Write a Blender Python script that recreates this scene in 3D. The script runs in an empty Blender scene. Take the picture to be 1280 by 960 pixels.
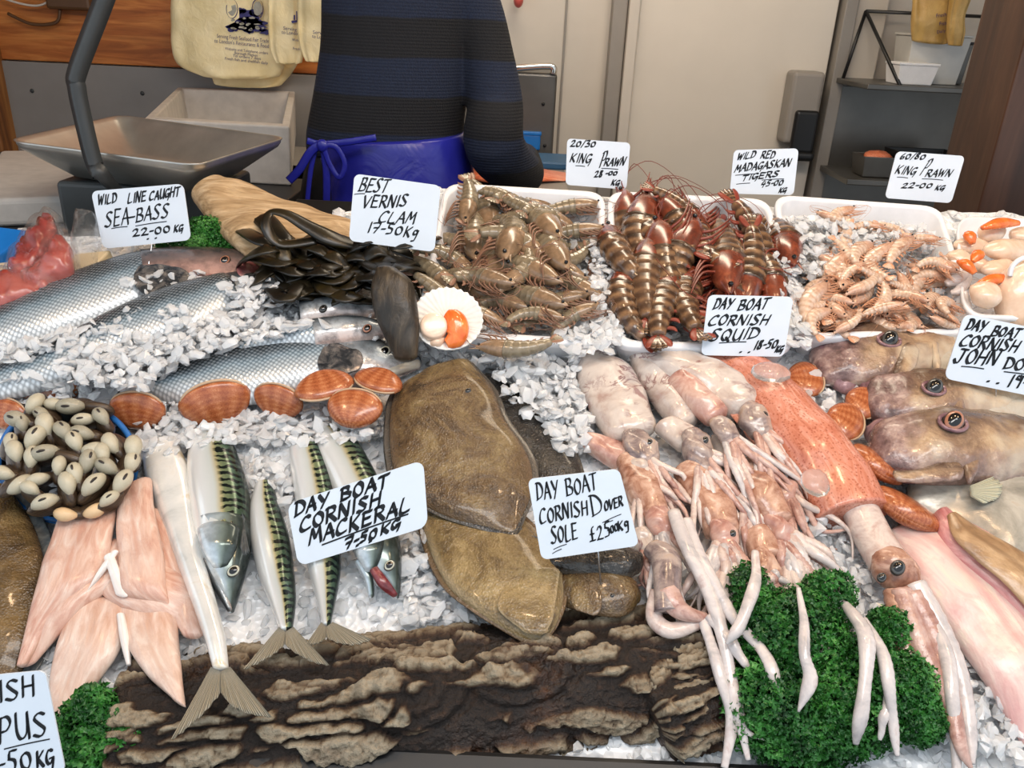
import bpy, math, random
from mathutils import Vector as V, Matrix, Euler, noise as NZ
# ---------------------------------------------------------------- camera, light, exposure
C = bpy.context.scene.collection
scene = bpy.context.scene
PI = math.pi
F = 1035.0
PITCH, ROLL, CAMZ = 24.0, 2.7, 1.5
cam_d = bpy.data.cameras.new('camera'); cam_d.sensor_width = 36.0; cam_d.lens = F/1280*36; cam_d.clip_start = .02
cam = bpy.data.objects.new('camera', cam_d); C.objects.link(cam)
RM = Matrix.Rotation(math.radians(90-PITCH), 3, 'X') @ Matrix.Rotation(math.radians(ROLL), 3, 'Z')
CP = V((0, 0, CAMZ))
cam.location = CP; cam.rotation_euler = RM.to_euler()
scene.camera = cam
scene.view_settings.view_transform = 'Standard'
scene.view_settings.look = 'None'
scene.view_settings.gamma = 1
scene.view_settings.exposure = 0.0
try: scene.view_settings.use_curve_mapping = False
except Exception: pass
world = bpy.data.worlds.new('overcast_sky'); scene.world = world; world.use_nodes = True
bg = world.node_tree.nodes['Background']
bg.inputs['Color'].default_value = (0.80, 0.90, 1.0, 1); bg.inputs['Strength'].default_value = 1.12
def lamp(name, kind, loc, energy, col, size=.1, target=None, sy=None):
    d = bpy.data.lights.new(name, kind); d.energy = energy; d.color = col
    if kind == 'AREA':
        d.size = size
        if sy: d.shape = 'RECTANGLE'; d.size_y = sy
    else: d.shadow_soft_size = size
    o = bpy.data.objects.new(name, d); C.objects.link(o); o.location = loc
    if target is not None:
        o.rotation_euler = (V(target)-V(loc)).to_track_quat('-Z', 'Y').to_euler()
    return o
WARM = (1.0, .66, .38)
for lx, ly in ((-.75, .62), (.1, .95), (.62, 1.0), (1.05, .75)):
    lamp('stall_lamp', 'POINT', (lx, ly, 2.25), 9, WARM, .05)
lamp('strip_light', 'AREA', (.3, .15, 2.6), 20, (1, .95, .9), 1.6, (.1, 1.0, .9), .3)
lamp('back_wall_fill', 'AREA', (.2, 2.45, 2.55), 19, (1, .84, .64), 1.6, (.5, 2.7, 0), .3)  # added fill lamp, unseen, brightens the back wall
# ---------------------------------------------------------------- helpers
rnd = random.Random(11)
def U(a, b): return rnd.uniform(a, b)
def lin(c):
    if isinstance(c, str):
        c = c.lstrip('#'); c = [int(c[i:i+2], 16)/255 for i in (0, 2, 4)]
    return tuple((x/12.92 if x <= .04045 else ((x+.055)/1.055)**2.4) for x in c)+(1,)
def ray(px, py): return RM @ V(((px-640)/F, -(py-480)/F, -1))
class Surf:                                   # a plane of the place; p() finds the point of it seen at a pixel
    def __init__(s, o, n): s.o = V(o); s.n = V(n).normalized()
    def p(s, x, y, w=0):
        d = ray(x, y); o = s.o + s.n*w
        return CP + d*((o-CP).dot(s.n)/d.dot(s.n))
TH = math.radians(22)
CT = Surf((0, .616, .79), (0, -math.sin(TH), math.cos(TH)))
UX, VX, WX = V((1, 0, 0)), V((0, math.cos(TH), math.sin(TH))), CT.n
def back(Y): return Surf((0, Y, 0), (0, -1, 0))
def level(Z): return Surf((0, 0, Z), (0, 0, 1))
def pxm(p): return (RM.transposed() @ (p-CP)).z * -1/F       # metres per pixel at a point
def thing(name, label, cat, loc, group=None, rot=None):
    o = bpy.data.objects.new(name, None); C.objects.link(o); o.location = loc; o.empty_display_size = .02
    if rot is not None: o.rotation_euler = rot
    return tag(o, label, cat, group)
def tag(o, label=None, cat=None, group=None, kind=None):
    if label: o['label'] = label
    if cat: o['category'] = cat
    if group: o['group'] = group
    if kind: o['kind'] = kind
    return o
def wloc(o):
    l = V((0, 0, 0))
    while o is not None: l = l+V(o.location); o = o.parent
    return l
def mk(name, vs, fs, mat, parent=None, smooth=True, st=None, m=None, loc=None, local=False, st2=None):
    me = bpy.data.meshes.new(name)
    if parent is not None: L = V((0, 0, 0)) if local else wloc(parent); ol = V((0, 0, 0))
    else:
        if loc is None:
            n = len(vs); c = sum((V(v) for v in vs), V((0, 0, 0)))/n
            loc = (c.x, c.y, min(v[2] for v in vs))
        L = V(loc); ol = L
    me.from_pydata([tuple(V(v)-L) for v in vs], [], fs)
    for nm, dat in (('st', st), ('m', m)):
        if dat:
            a = me.attributes.new(nm, 'FLOAT_VECTOR', 'POINT')
            a.data.foreach_set('vector', [x for t in dat for x in t])
    if smooth: me.polygons.foreach_set('use_smooth', [True]*len(me.polygons))
    me.materials.append(mat); me.update()
    o = bpy.data.objects.new(name, me); C.objects.link(o); o.location = ol
    if parent is not None: o.parent = parent
    return o
def dup(root, loc, rot, scale, label=None, group=None):
    r = root.copy(); C.objects.link(r); r.location = loc; r.rotation_euler = rot; r.scale = (scale,)*3 if not hasattr(scale, '__len__') else scale
    if label: r['label'] = label
    if group: r['group'] = group
    for ch in list(root.children):
        c = ch.copy(); C.objects.link(c); c.parent = r
        for g in list(ch.children):
            d = g.copy(); C.objects.link(d); d.parent = c
    return r
def frame(x, z):                               # rotation whose local x and z axes are these
    z = V(z).normalized(); x = V(x); x = (x-z*x.dot(z)).normalized(); y = z.cross(x)
    return Matrix((x, y, z)).transposed().to_euler()
def cr(pts, n):
    k = len(pts); out = []; D = len(pts[0])
    for i in range(n):
        t = i/(n-1)*(k-1); a = min(int(t), k-2); f = t-a
        p0, p1, p2, p3 = pts[max(a-1, 0)], pts[a], pts[a+1], pts[min(a+2, k-1)]
        out.append(tuple(.5*(2*p1[d]+(p2[d]-p0[d])*f+(2*p0[d]-5*p1[d]+4*p2[d]-p3[d])*f*f+(3*p1[d]-p0[d]-3*p2[d]+p3[d])*f**3) for d in range(D)))
    return out
def loft(name, st, mat, parent=None, surf=None, n=26, seg=22, base=.4, e=.85, k0=.5, k1=.5, rip=None, jit=0, jf=30, loc=None, st0=(0, 1)):
    surf = surf or CT
    S = [tuple(s)+((0,) if len(s) == 5 else ()) for s in st]
    R = []
    for s in cr(S, n):
        h = s[5]+base*s[4]
        a, b = surf.p(s[0], s[1], h), surf.p(s[2], s[3], h)
        R.append([(a+b)/2, (b-a)/2, s[4], None])
    d0 = (R[0][0]-R[1][0]).normalized(); d1 = (R[-1][0]-R[-2][0]).normalized()
    def capr(r, d, k):
        return [[r[0]+d*(r[1].length*k*math.sin(a)), r[1]*math.cos(a), r[2]*max(math.cos(a), .02), None] for a in (.35, .7, 1.05, 1.3, 1.5)]
    R = capr(R[0], d0, k0)[::-1]+R+capr(R[-1], d1, k1)
    arc = 0; vs = []; fs = []; A = []; M = []; N = len(R); w = surf.n
    for i, (c, h, th, _) in enumerate(R):
        if i: arc += (c-R[i-1][0]).length
        hl = h.length
        s = st0[0]+(st0[1]-st0[0])*i/(N-1)
        for j in range(seg+1):
            g = -PI/2+2*PI*j/seg
            cx, sy = math.cos(g), math.sin(g)
            q = math.copysign(abs(cx)**e, cx)
            z = sy*th*((1-base) if sy > 0 else base)
            if rip: z, q = rip(s, q, z, th)
            p = c+h*q+w*z
            if jit and sy > -.2: p = p+w*(NZ.noise(p*jf)*jit)
            vs.append(p); A.append((s, j/seg, q)); M.append((arc, q*hl, z))
    q = seg+1; mid = N//2
    flip = (R[mid+1][0]-R[mid-1][0]).cross(R[mid][1]).dot(w) > 0
    for i in range(N-1):
        for j in range(seg):
            a = i*q+j; f = (a, a+1, a+q+1, a+q); fs.append(f[::-1] if flip else f)
    for i in (0, N-1):
        c = len(vs); vs.append(R[i][0]); A.append(A[i*q]); M.append(M[i*q])
        for j in range(seg):
            f = (c, i*q+j+1, i*q+j) if i == 0 else (c, i*q+j, i*q+j+1); fs.append(f[::-1] if flip else f)
    return mk(name, vs, fs, mat, parent, True, A, M, loc)
def tube(name, pts, rad, mat, parent=None, seg=8, n=None, flat=1, up=None, local=False, loc=None, rip=None):
    P = [tuple(p)+(r,) for p, r in zip(pts, rad)]
    if n: P = cr(P, n)
    pts = [V(p[:3]) for p in P]; rad = [max(p[3], 1e-5) for p in P]; N = len(P)
    vs = []; fs = []; A = []; M = []; arc = 0; u = V(up) if up is not None else None
    for i in range(N):
        t = (pts[min(i+1, N-1)]-pts[max(i-1, 0)])
        t = t.normalized() if t.length > 1e-9 else V((1, 0, 0))
        if u is None: u = t.orthogonal()
        if up is not None: u = V(up)
        u = (u-t*u.dot(t)); u = u.normalized() if u.length > 1e-6 else t.orthogonal().normalized()
        b = t.cross(u)
        if i: arc += (pts[i]-pts[i-1]).length
        for j in range(seg+1):
            g = -PI/2+2*PI*j/seg; r = rad[i]*(rip(i/(N-1), j/seg) if rip else 1)
            vs.append(pts[i]+b*(math.cos(g)*r)+u*(math.sin(g)*r*flat)); A.append((i/(N-1), j/seg, math.cos(g))); M.append((arc, math.cos(g)*r, math.sin(g)*r))
    q = seg+1
    for i in range(N-1):
        for j in range(seg): a = i*q+j; fs.append((a, a+1, a+q+1, a+q))
    for i in (0, N-1):
        vs.append(pts[i]); A.append((i/(N-1), .5, 0)); M.append((0, 0, 0)); c = len(vs)-1
        for j in range(seg):
            fs.append((c, i*q+j+1, i*q+j) if i == 0 else (c, i*q+j, i*q+j+1))
    return mk(name, vs, fs, mat, parent, True, A, M, loc, local)
def tubep(name, pp, rp, mat, parent=None, surf=None, seg=9, n=26, flat=.8, **kw):   # pp: (x, y, w), rp radii in pixels
    surf = surf or CT
    pts = [surf.p(*p) for p in pp]
    return tube(name, pts, [r*pxm(p) for r, p in zip(rp, pts)], mat, parent, seg, n, flat, surf.n, **kw)
def fan(name, basep, outer, mat, parent, surf=None, w=.0, th=.0012, rows=8, wave=.002, w1=None, local=False):
    surf = surf or CT; w1 = w if w1 is None else w1
    n = 22; B = cr(basep, n); O = cr(outer, n); vs = []; fs = []; A = []
    for sgn in (1, -1):
        for r in range(rows+1):
            t = r/rows
            for i in range(n):
                x = B[i][0]+(O[i][0]-B[i][0])*t; y = B[i][1]+(O[i][1]-B[i][1])*t
                p = surf.p(x, y, w+(w1-w)*t)
                vs.append(p+surf.n*(sgn*th*(1-.7*t)+wave*math.sin(i*1.9)*t)); A.append((t, i/(n-1), 0))
    K = (rows+1)*n
    for s in (0, 1):
        for r in range(rows):
            for i in range(n-1):
                a = s*K+r*n+i; f = (a, a+1, a+n+1, a+n); fs.append(f if s == 0 else f[::-1])
    for r in range(rows):
        for i in (0, n-1): a = r*n+i; fs.append((a, a+n, K+a+n, K+a))
    for i in range(n-1):
        for r in (0, rows): a = r*n+i; fs.append((a, a+1, K+a+1, K+a))
    return mk(name, vs, fs, mat, parent, True, A, A)
def box(cx, cy, cz, sx, sy, sz):
    vs = [V((cx+a*sx/2, cy+b*sy/2, cz+c*sz/2)) for a in (-1, 1) for b in (-1, 1) for c in (-1, 1)]
    return vs, [(0, 1, 3, 2), (4, 6, 7, 5), (0, 4, 5, 1), (2, 3, 7, 6), (0, 2, 6, 4), (1, 5, 7, 3)]
def hexa(q, n, d):                              # quad q extruded by d against n
    n = V(n).normalized()*d; vs = [V(p) for p in q]+[V(p)-n for p in q]
    return vs, [(0, 1, 2, 3), (7, 6, 5, 4), (0, 4, 5, 1), (1, 5, 6, 2), (2, 6, 7, 3), (3, 7, 4, 0)]
def bevel(o, w=.004, s=2):
    b = o.modifiers.new('bevel', 'BEVEL'); b.width = w; b.segments = s; b.limit_method = 'ANGLE'
    return o
def ball(name, c, r, mat, parent=None, ax=None, sc=(1, 1, 1), nu=16, nv=10, local=False, jit=0, jf=40, loc=None):
    X, Y, Z = ax or (V((1, 0, 0)), V((0, 1, 0)), V((0, 0, 1)))
    vs = []; fs = []; A = []
    for i in range(nv+1):
        t = PI*i/nv
        for j in range(nu+1):
            a = 2*PI*j/nu
            d = V((math.sin(t)*math.cos(a), math.sin(t)*math.sin(a), math.cos(t)))
            p = V(c)+(X*(d.x*sc[0])+Y*(d.y*sc[1])+Z*(d.z*sc[2]))*r
            if jit: p = p+(p-V(c)).normalized()*NZ.noise(p*jf)*jit
            vs.append(p); A.append((t/PI, j/nu, math.sin(t)))
    for i in range(nv):
        for j in range(nu): k = i*(nu+1)+j; fs.append((k, k+nu+1, k+nu+2, k+1))
    return mk(name, vs, fs, mat, parent, True, A, A, loc, local)
# ---------------------------------------------------------------- procedural materials
class G:
    def __init__(s, name, rough=.5, **kw):
        s.m = bpy.data.materials.new(name); s.m.use_nodes = True; s.t = s.m.node_tree; s.N = s.t.nodes
        s.b = s.N['Principled BSDF']; s.set('Roughness', rough)
        if rough < .27 and not kw.get('Metallic'): s.set('Coat Weight', .35); s.set('Coat Roughness', .1)
        for k, v in kw.items(): s.set(k.replace('_', ' '), v)
    def set(s, k, v):
        if isinstance(v, bpy.types.NodeSocket): s.t.links.new(v, s.b.inputs[k])
        else: s.b.inputs[k].default_value = v
        return s
    def inp(s, sock, v):
        if isinstance(v, bpy.types.NodeSocket): s.t.links.new(v, sock)
        elif isinstance(v, str): sock.default_value = lin(v)
        else: sock.default_value = v
    def attr(s, n):
        a = s.N.new('ShaderNodeAttribute'); a.attribute_name = n; return a.outputs['Vector']
    def obj(s): return s.N.new('ShaderNodeTexCoord').outputs['Object']
    def gen(s): return s.N.new('ShaderNodeTexCoord').outputs['Generated']
    def geo(s): return s.N.new('ShaderNodeNewGeometry').outputs['Position']
    def rand(s): return s.N.new('ShaderNodeObjectInfo').outputs['Random']
    def sep(s, v):
        n = s.N.new('ShaderNodeSeparateXYZ'); s.t.links.new(v, n.inputs[0]); return n.outputs
    def map(s, v, scale=(1, 1, 1), rot=(0, 0, 0), loc=(0, 0, 0)):
        n = s.N.new('ShaderNodeMapping'); s.t.links.new(v, n.inputs[0])
        n.inputs['Scale'].default_value = scale; n.inputs['Rotation'].default_value = rot; n.inputs['Location'].default_value = loc
        return n.outputs[0]
    def noise(s, scale, v=None, detail=3, rough=.55, dist=0):
        n = s.N.new('ShaderNodeTexNoise'); s.t.links.new(v if v is not None else s.obj(), n.inputs['Vector'])
        n.inputs['Scale'].default_value = scale; n.inputs['Detail'].default_value = detail; n.inputs['Roughness'].default_value = rough; n.inputs['Distortion'].default_value = dist
        return n.outputs[0]
    def vor(s, scale, v=None, feat='F1', rand=1, out='Distance'):
        n = s.N.new('ShaderNodeTexVoronoi'); n.feature = feat; s.t.links.new(v if v is not None else s.obj(), n.inputs['Vector'])
        n.inputs['Scale'].default_value = scale; n.inputs['Randomness'].default_value = rand
        return n.outputs[out]
    def wave(s, scale, v, dist=2, dscale=2, direction='X', detail=2):
        n = s.N.new('ShaderNodeTexWave'); n.bands_direction = direction; s.t.links.new(v, n.inputs['Vector'])
        n.inputs['Scale'].default_value = scale; n.inputs['Distortion'].default_value = dist; n.inputs['Detail'].default_value = detail; n.inputs['Detail Scale'].default_value = dscale
        return n.outputs['Fac']
    def ramp(s, f, stops, interp='LINEAR'):
        n = s.N.new('ShaderNodeValToRGB'); n.color_ramp.interpolation = interp; s.t.links.new(f, n.inputs[0]); e = n.color_ramp.elements
        while len(e) < len(stops): e.new(.5)
        for x, (p, c) in zip(e, stops):
            x.position = p; x.color = lin(c) if isinstance(c, str) else ((c, c, c, 1) if isinstance(c, (int, float)) else c)
        return n.outputs[0]
    def mix(s, f, a, b, mode='MIX'):
        n = s.N.new('ShaderNodeMix'); n.data_type = 'RGBA'; n.blend_type = mode
        s.inp(n.inputs[0], f); s.inp(n.inputs[6], a); s.inp(n.inputs[7], b); return n.outputs[2]
    def ma(s, op, a, b=0.0):
        n = s.N.new('ShaderNodeMath'); n.operation = op; s.inp(n.inputs[0], a); s.inp(n.inputs[1], b); return n.outputs[0]
    def bump(s, h, st=.4, d=.002):
        n = s.N.new('ShaderNodeBump'); s.t.links.new(h, n.inputs['Height']); n.inputs['Strength'].default_value = st; n.inputs['Distance'].default_value = d
        s.set('Normal', n.outputs[0]); return s
    def col(s, v): s.inp(s.b.inputs['Base Color'], v); return s
def flatm(name, c, rough=.5, var=.06, scale=30, bump=0, **kw):     # plain paint, plastic or metal with a little wear
    g = G(name, rough, **kw); c = lin(c)
    d = tuple(max(x*(1-var*2.2), 0) for x in c[:3])+(1,)
    n = g.noise(scale, detail=4)
    g.col(g.mix(g.ramp(n, [(.3, 0.0), (.75, 1.0)]), c, d))
    if bump: g.bump(g.noise(scale*6), .25, bump)
    return g.m
M = {}
M['card'] = flatm('white_card', '#dbe4ee', .28, .03, 20)
M['ink'] = flatm('marker_ink', '#0b0d14', .45, .1)
M['pin'] = flatm('bright_steel_wire', '#c9ccd0', .25, .05, Metallic=1.0)
M['steel'] = flatm('brushed_steel', '#cfcbc2', .3, .12, 14, Metallic=.75)
M['chrome'] = flatm('chrome', '#d9d4cc', .12, .05, Metallic=1.0)
M['dark_metal'] = flatm('dark_grey_metal', '#3a3d3e', .42, .1, 18)
M['poly'] = flatm('white_polystyrene', '#e8e9ec', .55, .04, 40, .0006)
M['poly_worn'] = flatm('worn_polystyrene', '#cfc9c2', .6, .1, 25, .0006)
M['white_wall'] = flatm('off_white_panel', '#c6bfb5', .5, .04, 6)
M['door'] = flatm('white_door', '#d3ccc1', .42, .03, 5)
M['frame'] = flatm('grey_frame', '#8d8882', .5, .05, 8)
M['grey_panel'] = flatm('grey_wall_panel', '#8d8a87', .5, .06, 7)
M['steel_dull'] = flatm('dull_steel', '#6d6b67', .38, .1, 9, Metallic=.7)
M['black'] = flatm('black_plastic', '#131416', .4, .1, 20)
M['blue'] = flatm('blue_plastic', '#1572c4', .35, .08, 14)
M['blue_dark'] = flatm('dull_blue_board', '#2c5d86', .45, .1, 14)
M['tile'] = flatm('grey_concrete', '#77736d', .7, .15, 8)
M['ceil'] = flatm('shade_ceiling_lining', '#a39d94', .8, .05, 4)  # for the unseen ceiling added as a light blocker
M['gold'] = flatm('clear_tub_plastic', '#c3c2bd', .25, .05, 20)
M['yellow_bag'] = (lambda g: (g.col(g.mix(g.ramp(g.noise(14, detail=5), [(.3, 0.), (.7, 1.)]), '#fff0c4', '#f0dca4')), g.bump(g.noise(30, detail=5, dist=1.5), .5, .006), g.m)[-1])(G('yellow_carrier_plastic', .35))
M['tan_bag'] = (lambda g: (g.col(g.mix(g.ramp(g.noise(14, detail=5), [(.3, 0.), (.7, 1.)]), '#c9a868', '#a98545')), g.bump(g.noise(30, detail=5, dist=1.5), .5, .006), g.m)[-1])(G('tan_bag_plastic', .4))
M['bag_ink'] = flatm('violet_blue_print', '#332c77', .5, .2, 60)
M['bag_pale'] = flatm('pale_print', '#b9b6a8', .5, .2, 60)
def wood(name, cols, sc=(2, 30, 30), rough=.55, bumpd=.0015, coord='obj', rot=(0, 0, 0)):
    g = G(name, rough); v = g.map(g.obj(), sc, rot)
    n = g.noise(1.6, v, 5, .6, 1.2); k = g.noise(9, g.map(g.obj(), (sc[0]*.5, sc[1]*.5, sc[2]*.5), rot), 4)
    c = g.ramp(n, list(zip((.25, .45, .6, .78), cols)))
    g.col(g.mix(g.ramp(k, [(.45, 0.), (.75, .55)]), c, cols[0])); g.bump(n, .5, bumpd); return g.m
M['planks'] = wood('orange_timber_boards', ('#7d4319', '#b3662b', '#cf8440', '#dd9a55'), (1.2, 5, 14))
M['planks_dark'] = wood('brown_timber_post', ('#5a3418', '#855327', '#9d6a37', '#ad7a45'), (14, 14, 1.5))
M['post'] = wood('dark_brown_painted_timber', ('#2e1f17', '#40291e', '#4d3325', '#5b4030'), (9, 9, 1.2), .45)
M['drift'] = wood('pale_driftwood', ('#8a6d4b', '#b3946c', '#cdb08a', '#dfc8a4'), (5, 34, 34), .8, .012)
M['worktop'] = flatm('worktop_steel', '#8b8782', .4, .08, 10)
def ice():
    g = G('crushed_ice', .2); g.col('#fafbfc'); g.set('Transmission Weight', .55); g.set('IOR', 1.16)
    g.set('Subsurface Weight', .0); g.set('Subsurface Radius', (1, 1, 1.1)); g.set('Subsurface Scale', .012); g.bump(g.noise(160, detail=2), .3, .0015); return g.m
M['ice'] = ice()
M['wet_ice'] = (lambda g: (g.col(g.mix(g.ramp(g.noise(90, detail=5), [(.35, 0.), (.65, 1.)]), '#eceef0', '#fbfbfb')), g.bump(g.vor(110), .7, .005), g.m)[-1])(G('ice_bed', .18))
def h01(g, q): return g.ma('ADD', g.ma('MULTIPLY', q, .5), .5)
def soft(g, v, amt, scale, **k): return g.ma('ADD', v, g.ma('MULTIPLY', g.ma('SUBTRACT', g.noise(scale, **k), .5), amt))
def bass(name, flip=False):
    g = G(name, .24, Metallic=.3); s = g.sep(g.attr('st')); v = g.map(g.attr('m'), (175, 175, 0), (0, 0, PI/4))
    sc = g.ramp(g.vor(1.0, v, rand=.12), [(.15, 1.0), (.55, 0.0)])
    base = g.ramp(soft(g, h01(g, s[2]), .2, 25), [(0, '#14181b'), (.34, '#1f262b'), (.46, '#4d5e69'), (.58, '#93adbd'), (.76, '#d5e0e7'), (1, '#f2f3f2')])
    g.col(g.mix(sc, g.mix(.55, base, '#2c363d'), g.mix(.25, base, '#f2f8fc'))); g.bump(sc, .3, .0008); return g.m
M['bass'] = bass('sea_bass_scales')
def mottled(name, cols, sc=18, rough=.3, bump=.0015, fine=160, detail=5, **kw):
    g = G(name, rough, **kw); n = g.noise(sc, detail=detail, rough=.62, dist=.6)
    g.col(g.ramp(n, list(zip([.28+.44*i/(len(cols)-1) for i in range(len(cols))], cols))))
    if bump: g.bump(g.noise(fine, detail=3), .4, bump)
    return g.m
M['bass_head'] = mottled('sea_bass_head_skin', ('#2c3135', '#5b5f62', '#8d8f92', '#b79c94'), 22, .25, .001, Metallic=.25)
M['bass_head'] = (lambda g: (g.col(g.mix(g.ramp(g.noise(45, detail=5, rough=.65), [(.42, 0.), (.66, .75)]), g.ramp(soft(g, h01(g, g.sep(g.attr('st'))[2]), .3, 30), [(0, '#1f2427'), (.3, '#3c4448'), (.48, '#8b9399'), (.7, '#cfd5d8'), (1, '#d7bfb4')]), '#4b4a4b')), g.bump(g.noise(80, detail=3), .4, .002), g.m)[-1])(G('sea_bass_head_skin', .2, Metallic=.25))
M['bass_head_pink'] = (lambda g: (g.col(g.mix(g.ramp(g.noise(40, detail=5, rough=.65), [(.4, 0.), (.66, .8)]), g.ramp(soft(g, h01(g, g.sep(g.attr('st'))[2]), .3, 30), [(0, '#1f2022'), (.34, '#39383a'), (.5, '#6f625f'), (.68, '#b08d83'), (1, '#cfa597')]), '#6b5854')), g.bump(g.noise(80, detail=3), .4, .002), g.m)[-1])(G('pink_tinged_head_skin', .2, Metallic=.15))
M['mouth'] = mottled('red_mouth_lining', ('#6f2b2e', '#a9605f', '#cf9a92'), 40, .25)
M['fin_dark'] = mottled('dark_fin', ('#2f3234', '#565a5b', '#85857f'), 60, .35)
def finm(name, a, b):
    g = G(name, .35); s = g.sep(g.attr('st')); w = g.ma('SINE', g.ma('MULTIPLY', s[1], 150.0))
    g.col(g.mix(g.ramp(h01(g, w), [(.2, 0.), (.8, 1.)]), a, b)); g.bump(w, .5, .001); g.set('Transmission Weight', .1); return g.m
M['fin_mack'] = finm('mackerel_tail_fin', '#6d6757', '#a79c86')
M['fin_pale'] = finm('pale_fin_rays', '#a8a48c', '#d8d2b4')
def mack(name, side):                       # side: where the dark back is (+1 right edge, -1 left edge)
    g = G(name, .2, Metallic=.35); s = g.sep(g.attr('st')); m = g.sep(g.attr('m'))
    q = g.ma('MULTIPLY', s[2], float(side)); q01 = soft(g, h01(g, q), .06, 30)
    base = g.ramp(q01, [(.0, '#f3efe9'), (.3, '#eef0ef'), (.48, '#d5dbd8'), (.58, '#c0b58a'), (.64, '#7f8a66'), (.8, '#4d6450'), (1, '#26352f')])
    ph = g.ma('ADD', g.ma('MULTIPLY', m[0], 560.0), g.ma('MULTIPLY', g.noise(70, detail=2), 9.0))
    ph = g.ma('ADD', ph, g.ma('MULTIPLY', q01, 5.0))
    st = g.ramp(h01(g, g.ma('SINE', ph)), [(.5, 0.), (.62, 1.)])
    mask = g.ramp(q01, [(.55, 0.), (.62, 1.)])
    g.col(g.mix(g.ma('MULTIPLY', st, mask), base, '#141d1c')); g.bump(g.noise(250), .15, .0006); return g.m
M['mack_r'] = mack('mackerel_skin', 1); M['mack_w'] = mottled('white_mackerel_belly', ('#b9bcba', '#e3e3df', '#f3f1ec', '#dfc9a4'), 14, .18, .0006, Metallic=.3)
M['mack_head'] = (lambda g: (g.col(g.mix(g.ramp(g.noise(60, detail=4), [(.35, 0.), (.7, .6)]), g.ramp(soft(g, h01(g, g.sep(g.attr('st'))[2]), .2, 40), [(0, '#eef1f4'), (.35, '#c9d6df'), (.6, '#8a9890'), (.75, '#4b564d'), (1, '#20282a')]), '#66706f')), g.m)[-1])(G('mackerel_head_skin', .18, Metallic=.35))
def sole(name, cols, edge):
    g = G(name, .24); s = g.sep(g.attr('st')); n = g.noise(13, detail=7, rough=.72, dist=.8)
    c = g.ramp(n, list(zip((.36, .46, .55, .66), cols)))
    f = g.noise(300, detail=2)
    c = g.mix(g.ramp(f, [(.45, 0.), (.7, .35)]), c, cols[0])
    rim = g.ramp(g.ma('ABSOLUTE', s[2]), [(.86, 0.), (.97, 1.)])
    g.col(g.mix(rim, c, edge)); g.bump(g.ma('ADD', g.ma('MULTIPLY', g.noise(38, detail=5, dist=1.0), 1.6), g.ma('MULTIPLY', g.vor(380), .35)), .75, .0035); return g.m
M['sole'] = sole('dover_sole_skin', ('#3f3020', '#5d482e', '#74603f', '#8d7853'), '#6d573f')
M['sole_light'] = sole('light_dover_sole_skin', ('#59472e', '#7c6743', '#937d54', '#ab966c'), '#a08b68')
M['sole_dark'] = sole('dark_sole_skin', ('#191715', '#2a2724', '#38342f', '#4a453d'), '#5b544b')
M['flat_brown'] = sole('brown_flatfish_skin', ('#3f2f1c', '#5d482b', '#755c38', '#876d46'), '#5d4a33')
M['dory'] = mottled('john_dory_skin', ('#4a3a33', '#7b6153', '#9c8068', '#b59b80', '#8f7f86'), 16, .24, .0012, Metallic=.15)
def doryhead():
    g = G('john_dory_head_skin', .22); s = g.sep(g.attr('st')); n = g.noise(16, detail=6, rough=.65, dist=.6); n2 = g.noise(40, detail=5, rough=.6)
    c = g.ramp(n, [(.34, '#5d4a3e'), (.45, '#876d58'), (.56, '#a98d70'), (.68, '#c2a988')])
    top = g.ramp(soft(g, h01(g, s[2]), .3, 18), [(.2, 1.), (.42, 0.)]); c = g.mix(g.ma('MULTIPLY', top, .75), c, '#4a372e')
    low = g.ramp(soft(g, h01(g, s[2]), .35, 14), [(.66, 0.), (.84, 1.)])
    jaw = g.ramp(soft(g, s[0], .3, 16), [(.22, 1.), (.34, 0.)])
    pu = g.ramp(n2, [(.36, '#58423f'), (.5, '#806561'), (.62, '#a38a82'), (.72, '#c0aaa0')])
    c = g.mix(jaw, c, pu); c = g.mix(g.ma('MULTIPLY', low, .5), c, pu)
    ck = g.ramp(g.noise(11, detail=3), [(.52, 0.), (.66, .8)]); c = g.mix(ck, c, '#c9bba6')
    g.col(c); g.bump(g.ma('ADD', n2, g.noise(110, detail=3)), .6, .004); return g.m
M['dory'] = doryhead()
M['dory_jaw'] = mottled('purple_ridged_jaw_skin', ('#553b40', '#7d5c61', '#987779', '#6a4d52'), 40, .22, .002, 90, Metallic=.1)
M['dory_belly'] = mottled('silvery_white_fish_skin', ('#77726a', '#a39d90', '#c4bcae', '#b89c7f'), 14, .26, .001, Metallic=.15)
M['dory_gold'] = mottled('golden_fish_flank', ('#7a6443', '#a78c62', '#c2aa80'), 18, .26, .001, Metallic=.2)
def eyem(name, iris):
    g = G(name, .06); s = g.sep(g.attr('st'))
    g.col(g.ramp(s[0], [(0, '#06070a'), (.2, '#0a0b0e'), (.22, iris), (.31, iris), (.36, '#241f1c'), (.5, '#55504c')])); return g.m
M['eye_pale'] = eyem('pale_fish_eye', '#b9b9a8'); M['eye_gold'] = eyem('amber_fish_eye', '#a8735a'); M['eye_dark'] = eyem('dark_fish_eye', '#4a4a48')
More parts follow.
